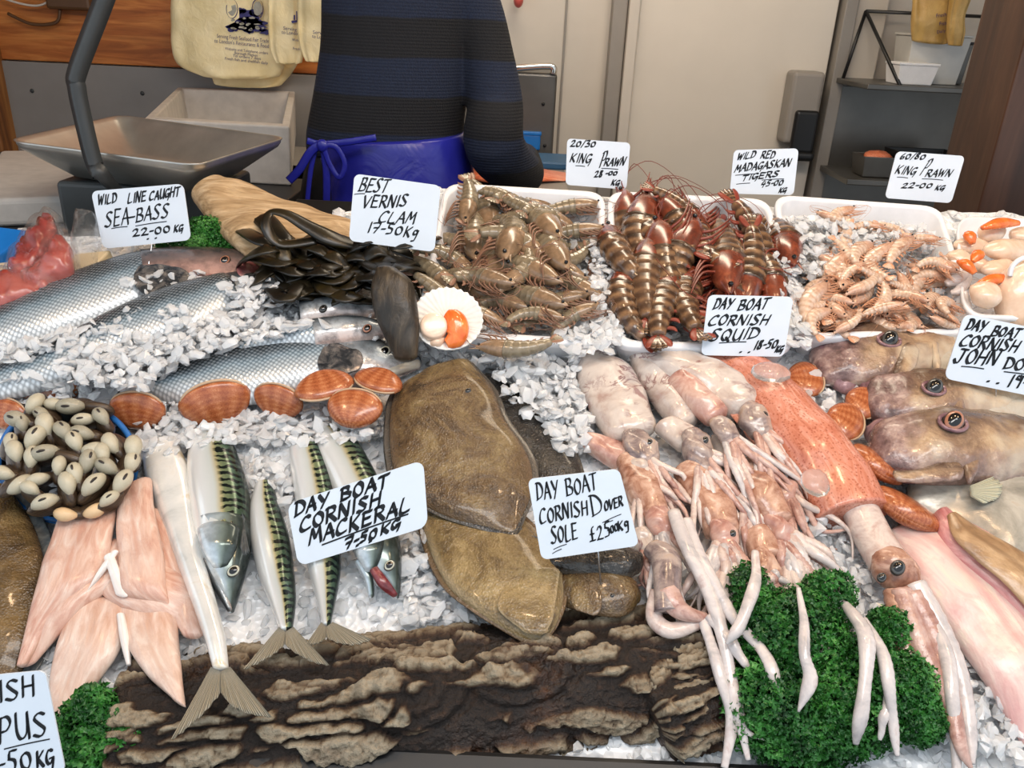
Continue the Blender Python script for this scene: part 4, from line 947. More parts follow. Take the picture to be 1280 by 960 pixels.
# ---------------------------------------------------------------- prawns
def prawn_proto(kind, bend, label, group, cat='prawn'):
    o = thing('prawn', label, cat, (0, 0, -5), group)
    bm, hm, lm = M[kind+'_body'], M[kind+'_head'], M[kind+'_leg']
    n = 46; P = []; x = y = 0; B = math.radians(bend)
    for i in range(n+1):
        t = i/n; a = B*(.62-min(t, .62))/.62*1.0
        P.append(V((x, y, 0))); x += math.cos(a)/n; y += math.sin(a)/n
    c = (P[0]+P[-1])/2; P = [p-c for p in P]
    def at(t):
        f = min(max(t, 0), 1)*n; i = min(int(f), n-1); return P[i].lerp(P[i+1], f-i)
    def tan(t): return (at(t+.02)-at(t-.02)).normalized()
    def nrm(t): d = tan(t); return V((d.y, -d.x, 0))          # belly side (inside of the curve is -n)
    ts = [.07+.55*i/47 for i in range(48)]
    def rr(t):
        u = (t-.07)/.55; seg = (u*6) % 1
        return (.042+.085*u**.65)*(1+.09*(1-seg)-.03)
    tube('abdomen', [at(t) for t in ts], [rr(t) for t in ts], bm, o, 14, None, .85, (0, 0, 1), local=True)
    hs = [.58, .6, .66, .74, .82, .88, .93, .97, 1.0]; hr = [.07, .11, .117, .112, .098, .076, .05, .028, .008]
    tube('carapace', [at(t)-nrm(t)*(.0 if t < .85 else (t-.85)*.18) for t in hs], hr, hm, o, 14, 26, .85, (0, 0, 1), local=True)
    a = at(.93)-nrm(.93)*.045
    tube('rostrum', [a-tan(.9)*.08, a+tan(.95)*.05-nrm(.9)*.01, a+tan(.95)*.15-nrm(.9)*.035], [.016, .012, .002], hm, o, 6, 10, .5, (0, 0, 1), local=True)
    for s in (-1, 1):
        ball('eye', at(.95)+V((0, 0, .042*s))-nrm(.95)*.02, .017, M['eye_black'], o, nu=8, nv=6, local=True)
        b = at(.97); d = tan(.97); q = nrm(.97)
        tube('antenna', [b, b+d*.12+V((0, 0, .03*s)), b+d*.22+q*(.16+.05*s)+V((0, 0, .05)), b-d*.1+q*(.35+.08*s)+V((0, 0, .06*s)), b-d*.45+q*(.42+.1*s)], [.005, .004, .003, .0022, .0015], lm, o, 5, 20, local=True)
        for k in range(4):
            t = .6+.075*k; b = at(t)+nrm(t)*.07+V((0, 0, .03*s)); d = tan(t); q = nrm(t)
            tube('leg', [b, b+q*.08+d*.05+V((0, 0, .015*s)), b+q*.12+d*.16, b+q*.14+d*.27+V((0, 0, -.015))], [.012, .010, .008, .003], lm, o, 5, 9, local=True)
    for k in range(4):
        t = .16+.11*k; b = at(t)+nrm(t)*(rr(t)*.8); tube('swimmeret', [b, b+nrm(t)*.05-tan(t)*.01, b+nrm(t)*.075-tan(t)*.05], [.016, .02, .004], lm, o, 6, 8, .5, (0, 0, 1), local=True)
    b = at(.08); d = -tan(.05)
    for k in range(-2, 3):
        e = (d+nrm(.05)*(k*.28)).normalized()
        tube('tail_fan', [b, b+e*.07, b+e*.13, b+e*.165], [.018, .036, .032, .008], bm if abs(k) < 2 else lm, o, 8, 10, .3, (0, 0, 1), local=True)
    return o
def place(proto, first, px, py, w, ang, lpx, roll=0, label=None, group=None):
    a = math.radians(ang); dx, dy = math.cos(a)*lpx/2, math.sin(a)*lpx/2
    A, Bp = CT.p(px-dx, py-dy, w), CT.p(px+dx, py+dy, w)
    z = CT.n+V((U(-.3, .3)+roll, U(-.3, .3), 0))
    r = frame(Bp-A, z); s = (Bp-A).length*.98; loc = (A+Bp)/2
    if first:
        proto.location, proto.rotation_euler, proto.scale = loc, r, (s,)*3
        if label: proto['label'] = label
        return proto
    return dup(proto, loc, r, s, label, group)
def heap(kind, label, group, spots, bends):
    pr = [prawn_proto(kind, b, label, group) for b in bends]; used = [False]*len(pr)
    src = []
    for i, s in enumerate(spots):
        k = i % len(pr); place(pr[k], not used[k], *s); used[k] = True
    return pr
KL, KG = 'grey brown raw king prawn in the heap in the leftmost tray', 'king prawns heaped in the leftmost tray'
spots = []
for (x, y, w, a, l) in ((600, 262, .02, 75, 75), (620, 252, .04, 25, 70), (660, 258, .035, 12, 105), (710, 262, .04, 8, 90), (640, 275, .045, 160, 90), (690, 280, .05, 10, 100), (585, 290, .035, 100, 85), (620, 300, .055, 110, 100), (655, 290, .06, 60, 95), (715, 292, .055, 5, 90),
    (600, 320, .05, 95, 95), (640, 320, .065, 45, 100), (680, 310, .065, 70, 95), (705, 318, .055, 165, 80), (560, 335, .04, 30, 95), (595, 350, .06, 35, 105), (650, 345, .06, 40, 110), (690, 345, .06, 30, 100), (715, 360, .05, 35, 90), (575, 365, .03, 30, 90), (610, 375, .045, 28, 110), (660, 375, .055, 30, 110), (700, 385, .05, -10, 95), (625, 392, .035, 25, 90), (690, 395, .035, -12, 100), (640, 335, .07, 150, 80), (560, 310, .03, 20, 70), (655, 268, .05, 40, 70), (545, 350, .03, 15, 70), (730, 330, .03, 60, 60), (548, 372, .06, 35, 85), (560, 392, .065, 20, 90), (600, 402, .065, 15, 85), (540, 345, .055, 40, 80), (720, 402, .06, -8, 80), (670, 402, .065, 20, 85), (580, 250, .055, 100, 60)):
    spots.append((x, y, w, a+U(-8, 8), l, U(-.3, .3)))
kp = heap('pk', KL, KG, spots, (25, 55, 95))
o = dup(kp[1], (0, 0, 0), (0, 0, 0), 1, 'single grey brown prawn curled on the ice beside the open scallop shell', None)
if 'group' in o: del o['group']
place(o, True, 645, 428, .07, -165, 105)
TL, TG = 'dark banded tiger prawn with a red head in the middle tray', 'tiger prawns in the middle tray'
spots = []
for (x, y, w, a, l) in ((790, 290, .03, -95, 100), (812, 300, .04, -80, 110), (835, 290, .05, -110, 110), (860, 285, .055, -130, 105), (885, 300, .05, -100, 110), (790, 330, .045, -85, 110), (815, 350, .06, -75, 120), (845, 335, .065, -85, 125), (870, 335, .06, -60, 120), (900, 320, .06, 100, 115), (935, 310, .05, 75, 110), (955, 300, .04, 80, 100), (930, 340, .06, 110, 100), (950, 345, .05, 80, 95), (800, 380, .05, -70, 110), (835, 380, .06, -65, 115), (870, 375, .055, -80, 110), (785, 395, .03, -170, 70), (905, 360, .05, 95, 100), (850, 265, .06, 40, 90)):
    spots.append((x, y, w, a+U(-6, 6), l, U(-.3, .3)))
heap('pt', TL, TG, spots, (18, 35, 60))
SL, SG = 'small pale pink prawn on the ice in the right hand tray', 'small prawns in the right hand tray'
spots = []
for k in range(56):
    x = U(1010, 1195); y = U(308, 408)
    if x < 1030 and y < 350: y += 40
    spots.append((x, y, .03+.035*rnd.random()+.01*(1 if 1050 < x < 1160 else 0), U(-60, 60)+(180 if rnd.random() < .4 else 0), U(46, 66), U(-.4, .4)))
for (x, y, a) in ((1060, 272, -10), (1120, 290, 30), (1085, 285, 10), (1040, 268, 200), (1150, 300, 15)): spots.append((x, y, .055, a, 55, 0))
heap('ps', SL, SG, spots, (30, 60, 110))
# ---------------------------------------------------------------- fish on the ice
def dome_eye(o, x, y, w, rx, mat, sf=None, sq=.8):
    sf = sf or CT; c = sf.p(x, y, w); r = rx*pxm(c); n = sf.n
    n = (n*1.0+(CP-c).normalized()*1.0).normalized(); X = n.orthogonal().normalized()
    hd_ = [k for k in o.children if k.name.split('.')[0] == 'head']
    ball('eye', c, r, M[mat], hd_[-1] if hd_ else o, (X, n.cross(X), n), (1, sq, .55), 18, 14)
def start(name, label, cat, x, y, group=None): return thing(name, label, cat, CT.p(x, y, 0), group)
FG = None
# sea bass
M['bass_gill'] = mottled('dark_gill_cover', ('#1c1e20', '#33363a', '#6f6a66', '#a99a90'), 50, .2, .002, Metallic=.2)
o = start('sea_bass', 'large silver sea bass lying furthest back under its price card, mouth open beside the driftwood', 'fish', 150, 370)
loft('body', [(-70, 422, -60, 480, .05), (0, 392, 0, 450, .055), (60, 362, 65, 430, .06), (120, 338, 130, 406, .06), (165, 324, 178, 386, .06), (195, 320, 205, 376, .058)], M['bass'], o, k1=.3, n=34, seg=28)
loft('head', [(180, 320, 192, 382, .06), (215, 317, 225, 374, .06), (250, 316, 262, 368, .056), (285, 317, 295, 362, .05), (310, 318, 318, 352, .038), (326, 319, 328, 346, .02)], M['bass_head_pink'], o, k0=.06, k1=.2)
loft('gill_cover', [(185, 323, 192, 370, .006, .054), (200, 322, 210, 366, .008, .052), (224, 325, 230, 360, .008, .049), (240, 330, 242, 350, .004, .046)], M['bass_gill'], o)
loft('mouth', [(300, 330, 306, 350, .014, .034), (318, 322, 324, 350, .014, .022), (331, 320, 334, 347, .008, .012)], M['mouth'], o)
loft('jaw', [(262, 345, 268, 366, .02, .034), (295, 346, 298, 360, .018, .025), (322, 348, 324, 354, .01, .012)], M['mouth'], o)
dome_eye(o, 281, 326, .05, 8, 'eye_gold')
fan('pectoral_fin', [(205, 352), (208, 358)], [(236, 362), (240, 370), (228, 376)], M['fin_dark'], o, w=.058, w1=.05)
o = start('sea_bass', 'sea bass almost buried in ice, second from the back, its scaled back showing in patches', 'fish', 170, 410)
loft('body', [(-60, 478, -60, 508, .03, .012), (0, 460, 0, 500, .036, .014), (60, 436, 70, 482, .04, .018), (120, 404, 132, 452, .045, .02), (180, 376, 192, 436, .05, .022), (230, 358, 242, 420, .05, .024), (276, 348, 284, 398, .05, .02)], M['bass'], o, n=34, seg=28)
loft('head', [(268, 349, 278, 398, .05), (310, 345, 316, 384, .045), (350, 350, 350, 370, .025), (366, 356, 366, 362, .01)], M['bass_head'], o, k0=.06)
dome_eye(o, 338, 354, .03, 6, 'eye_dark')
fan('pectoral_fin', [(205, 415), (208, 420)], [(178, 418), (172, 428), (180, 436)], M['fin_dark'], o, w=.05, w1=.04)
o = start('sea_bass', 'bright silver sea bass in front of the others, head resting by the orange clams', 'fish', 350, 460)
loft('body', [(160, 494, 165, 502, .02), (188, 478, 198, 502, .03), (225, 458, 240, 506, .04), (280, 438, 295, 506, .048), (335, 425, 345, 500, .052), (385, 418, 390, 492, .055), (420, 419, 424, 486, .052)], M['bass'], o, n=36, seg=30)
loft('head', [(408, 419, 412, 488, .054), (440, 421, 442, 484, .052), (470, 427, 472, 478, .044), (500, 437, 500, 470, .03), (522, 446, 521, 462, .016)], M['bass_head'], o, k0=.06)
loft('gill_cover', [(412, 426, 416, 474, .008, .047), (422, 428, 428, 470, .01, .046), (440, 432, 444, 464, .006, .046)], M['bass_gill'], o)
dome_eye(o, 481, 440, .036, 9, 'eye_pale')
loft('jaw', [(470, 462, 474, 476, .014, .018), (500, 455, 503, 466, .012, .014), (522, 450, 523, 460, .008, .01)], M['dory_belly'], o)
o = start('sea_bass', 'sea bass of which only the dark head shows, just behind the bright silver one', 'fish', 430, 410)
loft('body', [(300, 430, 306, 450, .03, .02), (350, 414, 352, 440, .035, .025), (400, 405, 402, 436, .04, .03)], M['bass'], o)
loft('head', [(392, 405, 396, 436, .042, .03), (430, 401, 430, 432, .042, .03), (460, 402, 460, 426, .034, .03), (482, 408, 482, 420, .02, .032)], M['bass_head'], o, k0=.06)
dome_eye(o, 459, 411, .064, 7, 'eye_gold')
o = start('sea_bass', 'sea bass with its head half under the dark kelp and ice', 'fish', 430, 385)
loft('body', [(340, 388, 340, 410, .03), (380, 380, 382, 408, .035)], M['bass'], o)
loft('head', [(376, 381, 378, 410, .036, .03), (420, 374, 420, 404, .04, .03), (450, 374, 450, 400, .034, .032), (475, 380, 474, 394, .02, .034)], M['bass_head'], o, k0=.06)
dome_eye(o, 404, 386, .066, 6, 'eye_dark')
# mackerel
M['gullet'] = mottled('dark_red_gullet', ('#3d1519', '#6e2a2f', '#964a4c'), 60, .2)
def tailfork(o, bx, by, w, pts1, pts2, mat='fin_mack', wid=9):
    for P in (pts1, pts2): fan('tail_fin', P[:2], P[2:], M[mat], o, w=w, w1=w+.004)
o = start('mackerel', 'large mackerel lying head down at the front, its eye above another mackerel\'s tail', 'fish', 275, 640)
loft('body', [(252, 540, 268, 538, .025), (238, 558, 288, 550, .036), (234, 590, 304, 586, .045), (238, 635, 314, 630, .05), (244, 672, 314, 668, .05)], M['mack_r'], o, n=34, seg=30, k0=.4)
loft('head', [(243, 660, 315, 656, .051), (250, 694, 313, 690, .047), (262, 724, 306, 720, .038), (276, 748, 299, 744, .026), (284, 764, 293, 762, .014)], M['mack_head'], o, k0=.06)
loft('gill_cover', [(246, 664, 300, 662, .016, .04), (252, 686, 296, 684, .018, .039), (264, 706, 286, 704, .012, .034)], M['mack_head'], o)
loft('jaw', [(252, 704, 262, 700, .012, .022), (266, 734, 280, 728, .012, .016), (284, 764, 290, 760, .008, .01)], M['bass_head'], o)
dome_eye(o, 292, 714, .036, 9, 'eye_pale')
fan('pectoral_fin', [(302, 640), (306, 648)], [(312, 690), (305, 694), (300, 684)], M['fin_dark'], o, w=.046, w1=.04)
o = start('mackerel', 'long white bellied mackerel lying tail down over the bark log beside the fillets', 'fish', 235, 700)
loft('body', [(176, 566, 224, 556, .03), (184, 606, 240, 598, .036), (203, 660, 250, 652, .036), (224, 712, 258, 706, .034, .012), (243, 762, 272, 756, .028, .03), (256, 800, 282, 798, .022, .044), (266, 836, 286, 834, .014, .053)], M['mack_w'], o, n=40, seg=28)
tailfork(o, 0, 0, .062, [(264, 834), (276, 840), (213, 926), (232, 912), (256, 890), (276, 866)], [(276, 840), (288, 834), (276, 866), (292, 884), (315, 893), (340, 897)])
fan('anal_fin', [(246, 750), (252, 770)], [(238, 770), (240, 782), (250, 782)], M['fin_pale'], o, w=.02)
o = start('mackerel', 'golden flanked mackerel, tail resting on the bark, left of the mackerel card', 'fish', 345, 720)
loft('body', [(318, 612, 342, 606, .024), (312, 640, 350, 634, .034), (314, 680, 362, 672, .038), (324, 722, 368, 716, .036), (338, 756, 370, 750, .026, .018), (350, 788, 366, 786, .014, .04)], M['mack_r'], o, n=34, seg=28)
tailfork(o, 0, 0, .05, [(349, 784), (357, 790), (303, 838), (325, 828), (342, 818), (356, 806)], [(357, 790), (367, 784), (356, 806), (372, 818), (392, 828), (412, 832)])
o = start('mackerel', 'mackerel mostly hidden behind its price card, striped back above and pale tail below', 'fish', 400, 660)
loft('body', [(366, 548, 384, 544, .022), (362, 570, 402, 560, .034), (368, 620, 418, 606, .04), (376, 670, 424, 660, .04), (386, 716, 426, 712, .036), (396, 752, 420, 750, .022, .02), (404, 782, 414, 780, .012, .04)], M['mack_r'], o, n=36, seg=28)
tailfork(o, 0, 0, .048, [(402, 778), (408, 784), (382, 806), (391, 806), (400, 803), (408, 797)], [(408, 784), (416, 778), (408, 797), (424, 804), (444, 806), (464, 800)])
o = start('mackerel', 'mackerel right of its card with an open red mouth pointing down', 'fish', 460, 640)
loft('body', [(396, 542, 420, 536, .022), (392, 562, 446, 552, .034), (410, 606, 470, 592, .042), (428, 650, 490, 638, .044), (438, 684, 499, 674, .044)], M['mack_r'], o, n=32, seg=28, k0=.4)
loft('head', [(436, 674, 498, 664, .046), (446, 700, 502, 692, .044), (460, 722, 502, 716, .036), (480, 738, 501, 734, .024), (492, 747, 499, 745, .012)], M['mack_head'], o, k0=.06)
loft('gill_cover', [(440, 676, 482, 668, .016, .036), (446, 696, 478, 690, .018, .036), (456, 712, 472, 708, .012, .03)], M['mack_head'], o)
loft('mouth', [(462, 714, 472, 708, .008, .03), (474, 734, 486, 726, .009, .026), (490, 746, 497, 742, .006, .016)], M['gullet'], o)
loft('jaw', [(444, 705, 454, 702, .012, .022), (455, 726, 466, 722, .012, .018), (460, 746, 468, 744, .008, .01)], M['mack_head'], o)
dome_eye(o, 487, 707, .042, 8, 'eye_pale')
# soles
def flatfish(label, st, mat, eyes, x, y, fringe=True, gill=None, jf=18):
    o = start('dover_sole', label, 'fish', x, y)
    loft('body', st, M[mat], o, n=34, seg=34, e=.75, base=.3, k0=.35, k1=.35, jit=.005, jf=jf)
    if fringe:
        ft = [(s[0]-(s[2]-s[0])*.05, s[1]-(s[3]-s[1])*.05, s[2]+(s[2]-s[0])*.05, s[3]+(s[3]-s[1])*.05, .006, (s[5] if len(s) > 5 else 0)+.004) for s in st]
        loft('fin_fringe', ft, M['sole_dark' if mat != 'sole_light' else 'sole'], o, n=34, seg=20, e=.6, k0=.3, k1=.3)
    for (ex, ey, w) in eyes: dome_eye(o, ex, ey, w, 4.5, 'eye_dark')
    return o
o = flatfish('dark grey sole half under the brown ones, ice on its back', [(606, 470, 640, 486, .014), (618, 520, 690, 520, .018), (640, 560, 716, 560, .02), (664, 610, 730, 600, .02)], 'sole_dark', (), 670, 550)
o = flatfish('lower brown sole draped down over the bark log, head hanging lowest', [(520, 590, 610, 622, .022, .004), (526, 646, 650, 644, .024, .006), (540, 696, 690, 690, .026, .012), (562, 736, 705, 722, .026, .02), (598, 766, 704, 752, .024, .028), (634, 790, 696, 780, .02, .03), (656, 804, 684, 800, .012, .03)], 'sole_light', ((618, 732, .044), (657, 748, .048)), 610, 700)
loft('gill_cover', [(632, 730, 700, 716, .004, .044), (622, 760, 692, 770, .005, .05), (650, 786, 685, 786, .004, .05)], M['sole_light'], o, e=.7)
o = flatfish('large upper brown sole on top, its head towards the scallop shell', [(524, 470, 590, 456, .022, .02), (494, 492, 616, 488, .026, .024), (487, 530, 630, 524, .028, .026), (489, 574, 656, 562, .028, .026), (502, 612, 666, 592, .026, .026), (552, 644, 664, 620, .022, .026), (610, 664, 654, 650, .014, .026), (634, 672, 648, 668, .008, .026)], 'sole', ((545, 508, .048), (585, 489, .05)), 570, 560)
fan('tail_fin', [(636, 664), (650, 652)], [(676, 672), (690, 690), (684, 702), (660, 690)], M['fin_dark'], o, w=.03, w1=.03)
o = start('dover_sole', 'sole head poking out to the right directly under the sole price card', 'fish', 750, 708)
loft('head', [(690, 690, 690, 716, .02, .02), (730, 686, 735, 722, .026, .026), (775, 684, 778, 724, .026, .03), (798, 690, 796, 718, .018, .03)], M['sole_dark'], o, jit=.003)
loft('belly', [(738, 714, 738, 726, .008, .03), (770, 712, 770, 727, .01, .03), (800, 704, 798, 720, .008, .03)], M['dory_belly'], o)
dome_eye(o, 770, 700, .054, 3.5, 'eye_dark')
o = start('dover_sole', 'brown sole head with a pin in it, lowest on the bark under the card', 'fish', 750, 745)
loft('head', [(702, 718, 706, 758, .016, .02), (735, 716, 738, 768, .024, .024), (770, 716, 772, 772, .024, .026), (793, 726, 790, 764, .018, .026), (799, 738, 797, 754, .01, .026)], M['sole'], o, jit=.003)
dome_eye(o, 765, 745, .048, 4, 'eye_dark')
loft('gill_cover', [(722, 728, 724, 764, .004, .042), (736, 722, 742, 770, .004, .045)], M['sole'], o)
# flatfish on the far left
o = start('flatfish', 'brown flatfish back running out of the picture at the far left edge', 'fish', 10, 740)
loft('body', [(-90, 610, 5, 600, .02), (-110, 680, 44, 660, .03), (-110, 750, 58, 730, .03), (-90, 820, 34, 820, .025), (-60, 880, 10, 880, .015)], M['flat_brown'], o, jit=.006)
fan('fin_fringe', [(0, 590), (50, 690), (48, 790), (20, 850)], [(16, 580), (66, 680), (62, 800), (30, 866)], M['fin_dark'], o, w=.006)
# pale fillets bottom left
FGp = None
o = start('fish_fillet', 'lowest pale fillet, its two tails hanging towards the parsley', 'fillet', 150, 800)
loft('flesh', [(90, 760, 160, 762, .014, .014), (72, 806, 150, 812, .016, .014), (62, 850, 118, 856, .014, .012), (62, 890, 84, 896, .008, .01)], M['fillet_under'], o, e=.6, jit=.005, jf=25)
loft('flesh', [(150, 762, 222, 764, .014, .014), (156, 800, 224, 800, .016, .016), (180, 840, 228, 838, .014, .03), (214, 872, 232, 882, .008, .038)], M['fillet_under'], o, e=.6, jit=.005, jf=25)
loft('membrane', [(146, 770, 156, 768, .008, .026), (150, 800, 162, 798, .008, .026), (158, 832, 164, 830, .005, .022)], M['membrane'], o)
o = start('fish_fillet', 'middle pink fillet spread wide under the split top fillet', 'fillet', 130, 760)
loft('flesh', [(100, 690, 170, 684, .014, .022), (66, 736, 152, 724, .016, .022), (40, 776, 104, 764, .014, .02), (22, 830, 46, 826, .007, .016)], M['fillet'], o, e=.6, jit=.006, jf=20)
loft('flesh', [(110, 690, 176, 684, .012, .02), (128, 744, 206, 704, .015, .02), (170, 766, 236, 724, .014, .02), (226, 778, 254, 750, .008, .018)], M['fillet'], o, e=.6, jit=.006, jf=20)
o = start('fish_fillet', 'slim pink fillet tucked between the top fillet and the white bellied mackerel', 'fillet', 215, 730)
loft('flesh', [(186, 640, 200, 640, .012, .014), (190, 690, 226, 690, .016, .016), (205, 750, 246, 745, .014, .016), (228, 794, 254, 792, .008, .016)], M['fillet'], o, e=.6, jit=.005)
o = start('fish_fillet', 'top pink fillet split down the middle with a white membrane edge', 'fillet', 140, 690)
loft('flesh', [(74, 650, 146, 636, .016, .026), (54, 700, 138, 690, .02, .026), (42, 750, 122, 728, .018, .026), (30, 795, 70, 775, .012, .024), (22, 832, 34, 830, .006, .02)], M['fillet'], o, e=.6, jit=.006, jf=22)
loft('flesh', [(146, 622, 190, 600, .016, .028), (146, 660, 194, 640, .02, .028), (148, 710, 204, 690, .02, .028), (156, 745, 210, 740, .014, .026), (196, 758, 214, 758, .006, .024)], M['fillet'], o, e=.6, jit=.006, jf=22)
loft('membrane', [(140, 690, 148, 690, .006, .044), (122, 715, 136, 708, .006, .042), (108, 742, 114, 736, .004, .036)], M['membrane'], o)
loft('membrane', [(130, 698, 142, 692, .006, .044), (138, 722, 152, 718, .007, .04), (144, 742, 160, 744, .005, .036)], M['membrane'], o)
# john dory heads on the right
def dory(label, body, head, jaw, eye, cheek, x, y, er=15, plates=()):
    o = start('john_dory', label, 'fish', x, y)
    loft('body', body, M['dory_belly'], o, n=30, seg=30, e=.7, jit=.006, jf=22)
    loft('head', head, M['dory'], o, n=30, seg=30, e=.75, jit=.006, jf=35)
    loft('jaw', [q[:4]+(q[4]*.85,)+q[5:] for q in jaw], M['dory_jaw'], o, n=24, seg=24, e=.8, jit=.006, jf=60)
    for p in cheek: loft('gill_cover', [q[:4]+(q[4]*.55, q[5]) for q in p], M['dory'], o, n=20, seg=18, e=.7, jit=.003, jf=70, st0=(.5, 1))
    c = CT.p(eye[0], eye[1], eye[2]); 
    r = er*pxm(c); ring = [c+UX*(math.cos(a*PI/10)*r*1.05)+VX*(math.sin(a*PI/10)*r*.85)-WX*.002 for a in range(21)]
    tube('eye_ring', ring, [r*.17]*21, M['dory_jaw'], o, 8)
    dome_eye(o, eye[0], eye[1], eye[2], er, 'eye_gold' if er > 14 else 'eye_dark', sq=.75)
    return o
dory('john dory furthest back of the three, its eye just left of the price card',
     [(1120, 410, 1125, 488, .04), (1180, 412, 1185, 500, .045), (1260, 425, 1260, 520, .045), (1340, 440, 1340, 520, .04)],
     [(1030, 416, 1042, 482, .04), (1065, 410, 1075, 482, .05), (1110, 408, 1120, 480, .055), (1160, 410, 1165, 478, .05), (1210, 414, 1205, 476, .03)],
     [(1006, 428, 1014, 446, .02), (1018, 422, 1034, 476, .04), (1044, 430, 1056, 492, .04), (1064, 452, 1074, 490, .028)],
     (1112, 424, .056), [[(1128, 432, 1150, 432, .012, .05), (1120, 455, 1144, 460, .014, .046), (1112, 480, 1126, 484, .01, .04)], [(1160, 430, 1172, 430, .012, .046), (1166, 452, 1176, 456, .012, .044), (1166, 474, 1172, 478, .01, .038)]], 1100, 450, 13,
     [[(1068, 452, 1076, 476, .01, .046), (1100, 450, 1108, 476, .012, .046), (1122, 452, 1126, 470, .01, .044)]])
dory('john dory in the middle of the three, silver cheek under the price card',
     [(1180, 480, 1180, 560, .045), (1240, 490, 1240, 570, .05), (1310, 505, 1310, 590, .05)],
     [(1098, 474, 1104, 530, .04, .01), (1130, 469, 1136, 536, .05, .01), (1175, 468, 1180, 536, .055, .01), (1230, 478, 1230, 540, .045, .01), (1280, 494, 1275, 540, .035, .01)],
     [(1076, 478, 1082, 500, .02, .01), (1090, 474, 1098, 520, .036, .01), (1106, 486, 1116, 532, .034, .01)],
     (1168, 484, .066), [[(1186, 496, 1204, 500, .012, .056), (1188, 515, 1206, 520, .012, .054), (1180, 530, 1196, 536, .01, .05)]], 1170, 505, 13,
     [[(1116, 508, 1120, 528, .01, .054), (1150, 504, 1154, 532, .012, .056), (1180, 506, 1184, 528, .01, .056)]])
o = dory('john dory in front with an amber eye and purple jaw beside the closed clams',
     [(1150, 590, 1150, 640, .03), (1200, 560, 1195, 668, .04), (1250, 540, 1240, 720, .045), (1320, 540, 1300, 780, .045)],
     [(1104, 528, 1112, 590, .045, .016), (1140, 519, 1146, 602, .055, .016), (1190, 515, 1196, 606, .06, .016), (1240, 520, 1240, 606, .055, .016), (1300, 534, 1290, 606, .045, .016)],
     [(1082, 534, 1086, 552, .02, .014), (1098, 526, 1106, 588, .04, .014), (1118, 542, 1128, 602, .045, .014), (1136, 560, 1146, 604, .04, .014)],
     (1192, 527, .08), [[(1190, 572, 1200, 600, .012, .06), (1150, 586, 1156, 604, .014, .054), (1118, 588, 1124, 602, .01, .05)], [(1214, 556, 1222, 590, .012, .06), (1204, 570, 1214, 604, .014, .058)]], 1190, 565, 16,
     [[(1150, 554, 1154, 582, .01, .068), (1176, 548, 1182, 580, .012, .07), (1204, 552, 1208, 574, .01, .068)], [(1216, 550, 1220, 582, .012, .066), (1236, 552, 1242, 578, .01, .064)]])
fan('pectoral_fin', [(1212, 608), (1214, 620)], [(1240, 596), (1252, 606), (1248, 622), (1228, 630)], M['fin_pale'], o, w=.056, w1=.05)
# monkfish style fillets at right
o = start('fish_fillet', 'long white and pink fillet running down the right edge beside the big squid', 'fillet', 1200, 780)
loft('flesh', [(1112, 672, 1150, 660, .024), (1130, 706, 1200, 682, .034), (1164, 760, 1262, 730, .04), (1200, 810, 1310, 790, .04), (1236, 862, 1345, 850, .034), (1272, 920, 1360, 910, .02)], M['fillet_white'], o, n=34, seg=26, jit=.005, jf=16)
o = start('fish_fillet', 'brown skinned fillet with a rosy cut edge at the right under the john dory', 'fillet', 1230, 700)
loft('flesh', [(1166, 646, 1184, 640, .026, .012), (1172, 676, 1206, 656, .034, .014), (1196, 706, 1250, 680, .034, .016), (1240, 744, 1310, 722, .034, .018), (1290, 800, 1370, 780, .03, .018)], M['flesh_pink'], o, n=30, jit=.004)
loft('skin', [(1184, 646, 1196, 642, .008, .042), (1192, 672, 1222, 660, .012, .046), (1220, 700, 1264, 682, .012, .048), (1256, 730, 1310, 712, .012, .05), (1300, 780, 1360, 765, .01, .046)], M['brown_skin'], o, n=30)
# ---------------------------------------------------------------- shellfish
def valve(name, mat, parent, A=1.0, Bw=.8, h=.42, up=1, nr=14, na=32, beak=.5, wav=0, th=.03):
    vs = []; A_ = []; fs = []
    for side in (1, -1):
        for r in range(nr+1):
            q = r/nr
            for a in range(na):
                t = 2*PI*a/na; rr = q*(1+(wav*math.cos(t*16) if q > .3 else 0))
                x = math.cos(t)*A*rr; y = math.sin(t)*Bw*rr
                y += -.12*Bw*math.cos(t)**2*q
                z = h*(max(0, 1-q**2.4))**.62
                yy = y+beak*Bw*(1-q)**1.2
                d = math.hypot(x, y-Bw*.92)/(1.9*Bw)
                ang = math.atan2(x, Bw*1.15-y)
                zz = z if side > 0 else max(z-th, -.01)*.96
                vs.append(V((x*(1 if side > 0 else .985), yy*(1 if side > 0 else .985), zz*up))); A_.append((d, ang, q))
    K = (nr+1)*na
    for s in (0, 1):
        for r in range(nr):
            for a in range(na):
                i = s*K+r*na+a; j = s*K+r*na+(a+1) % na; f = (i, i+na, j+na, j)
                fs.append(f if (s == 0) == (up > 0) else f[::-1])
    for a in range(na):
        i, j = nr*na+a, nr*na+(a+1) % na; fs.append((i, K+i, K+j, j) if up > 0 else (j, K+j, K+i, i))
    return mk(name, vs, fs, M[mat], parent, True, A_, None, local=True)
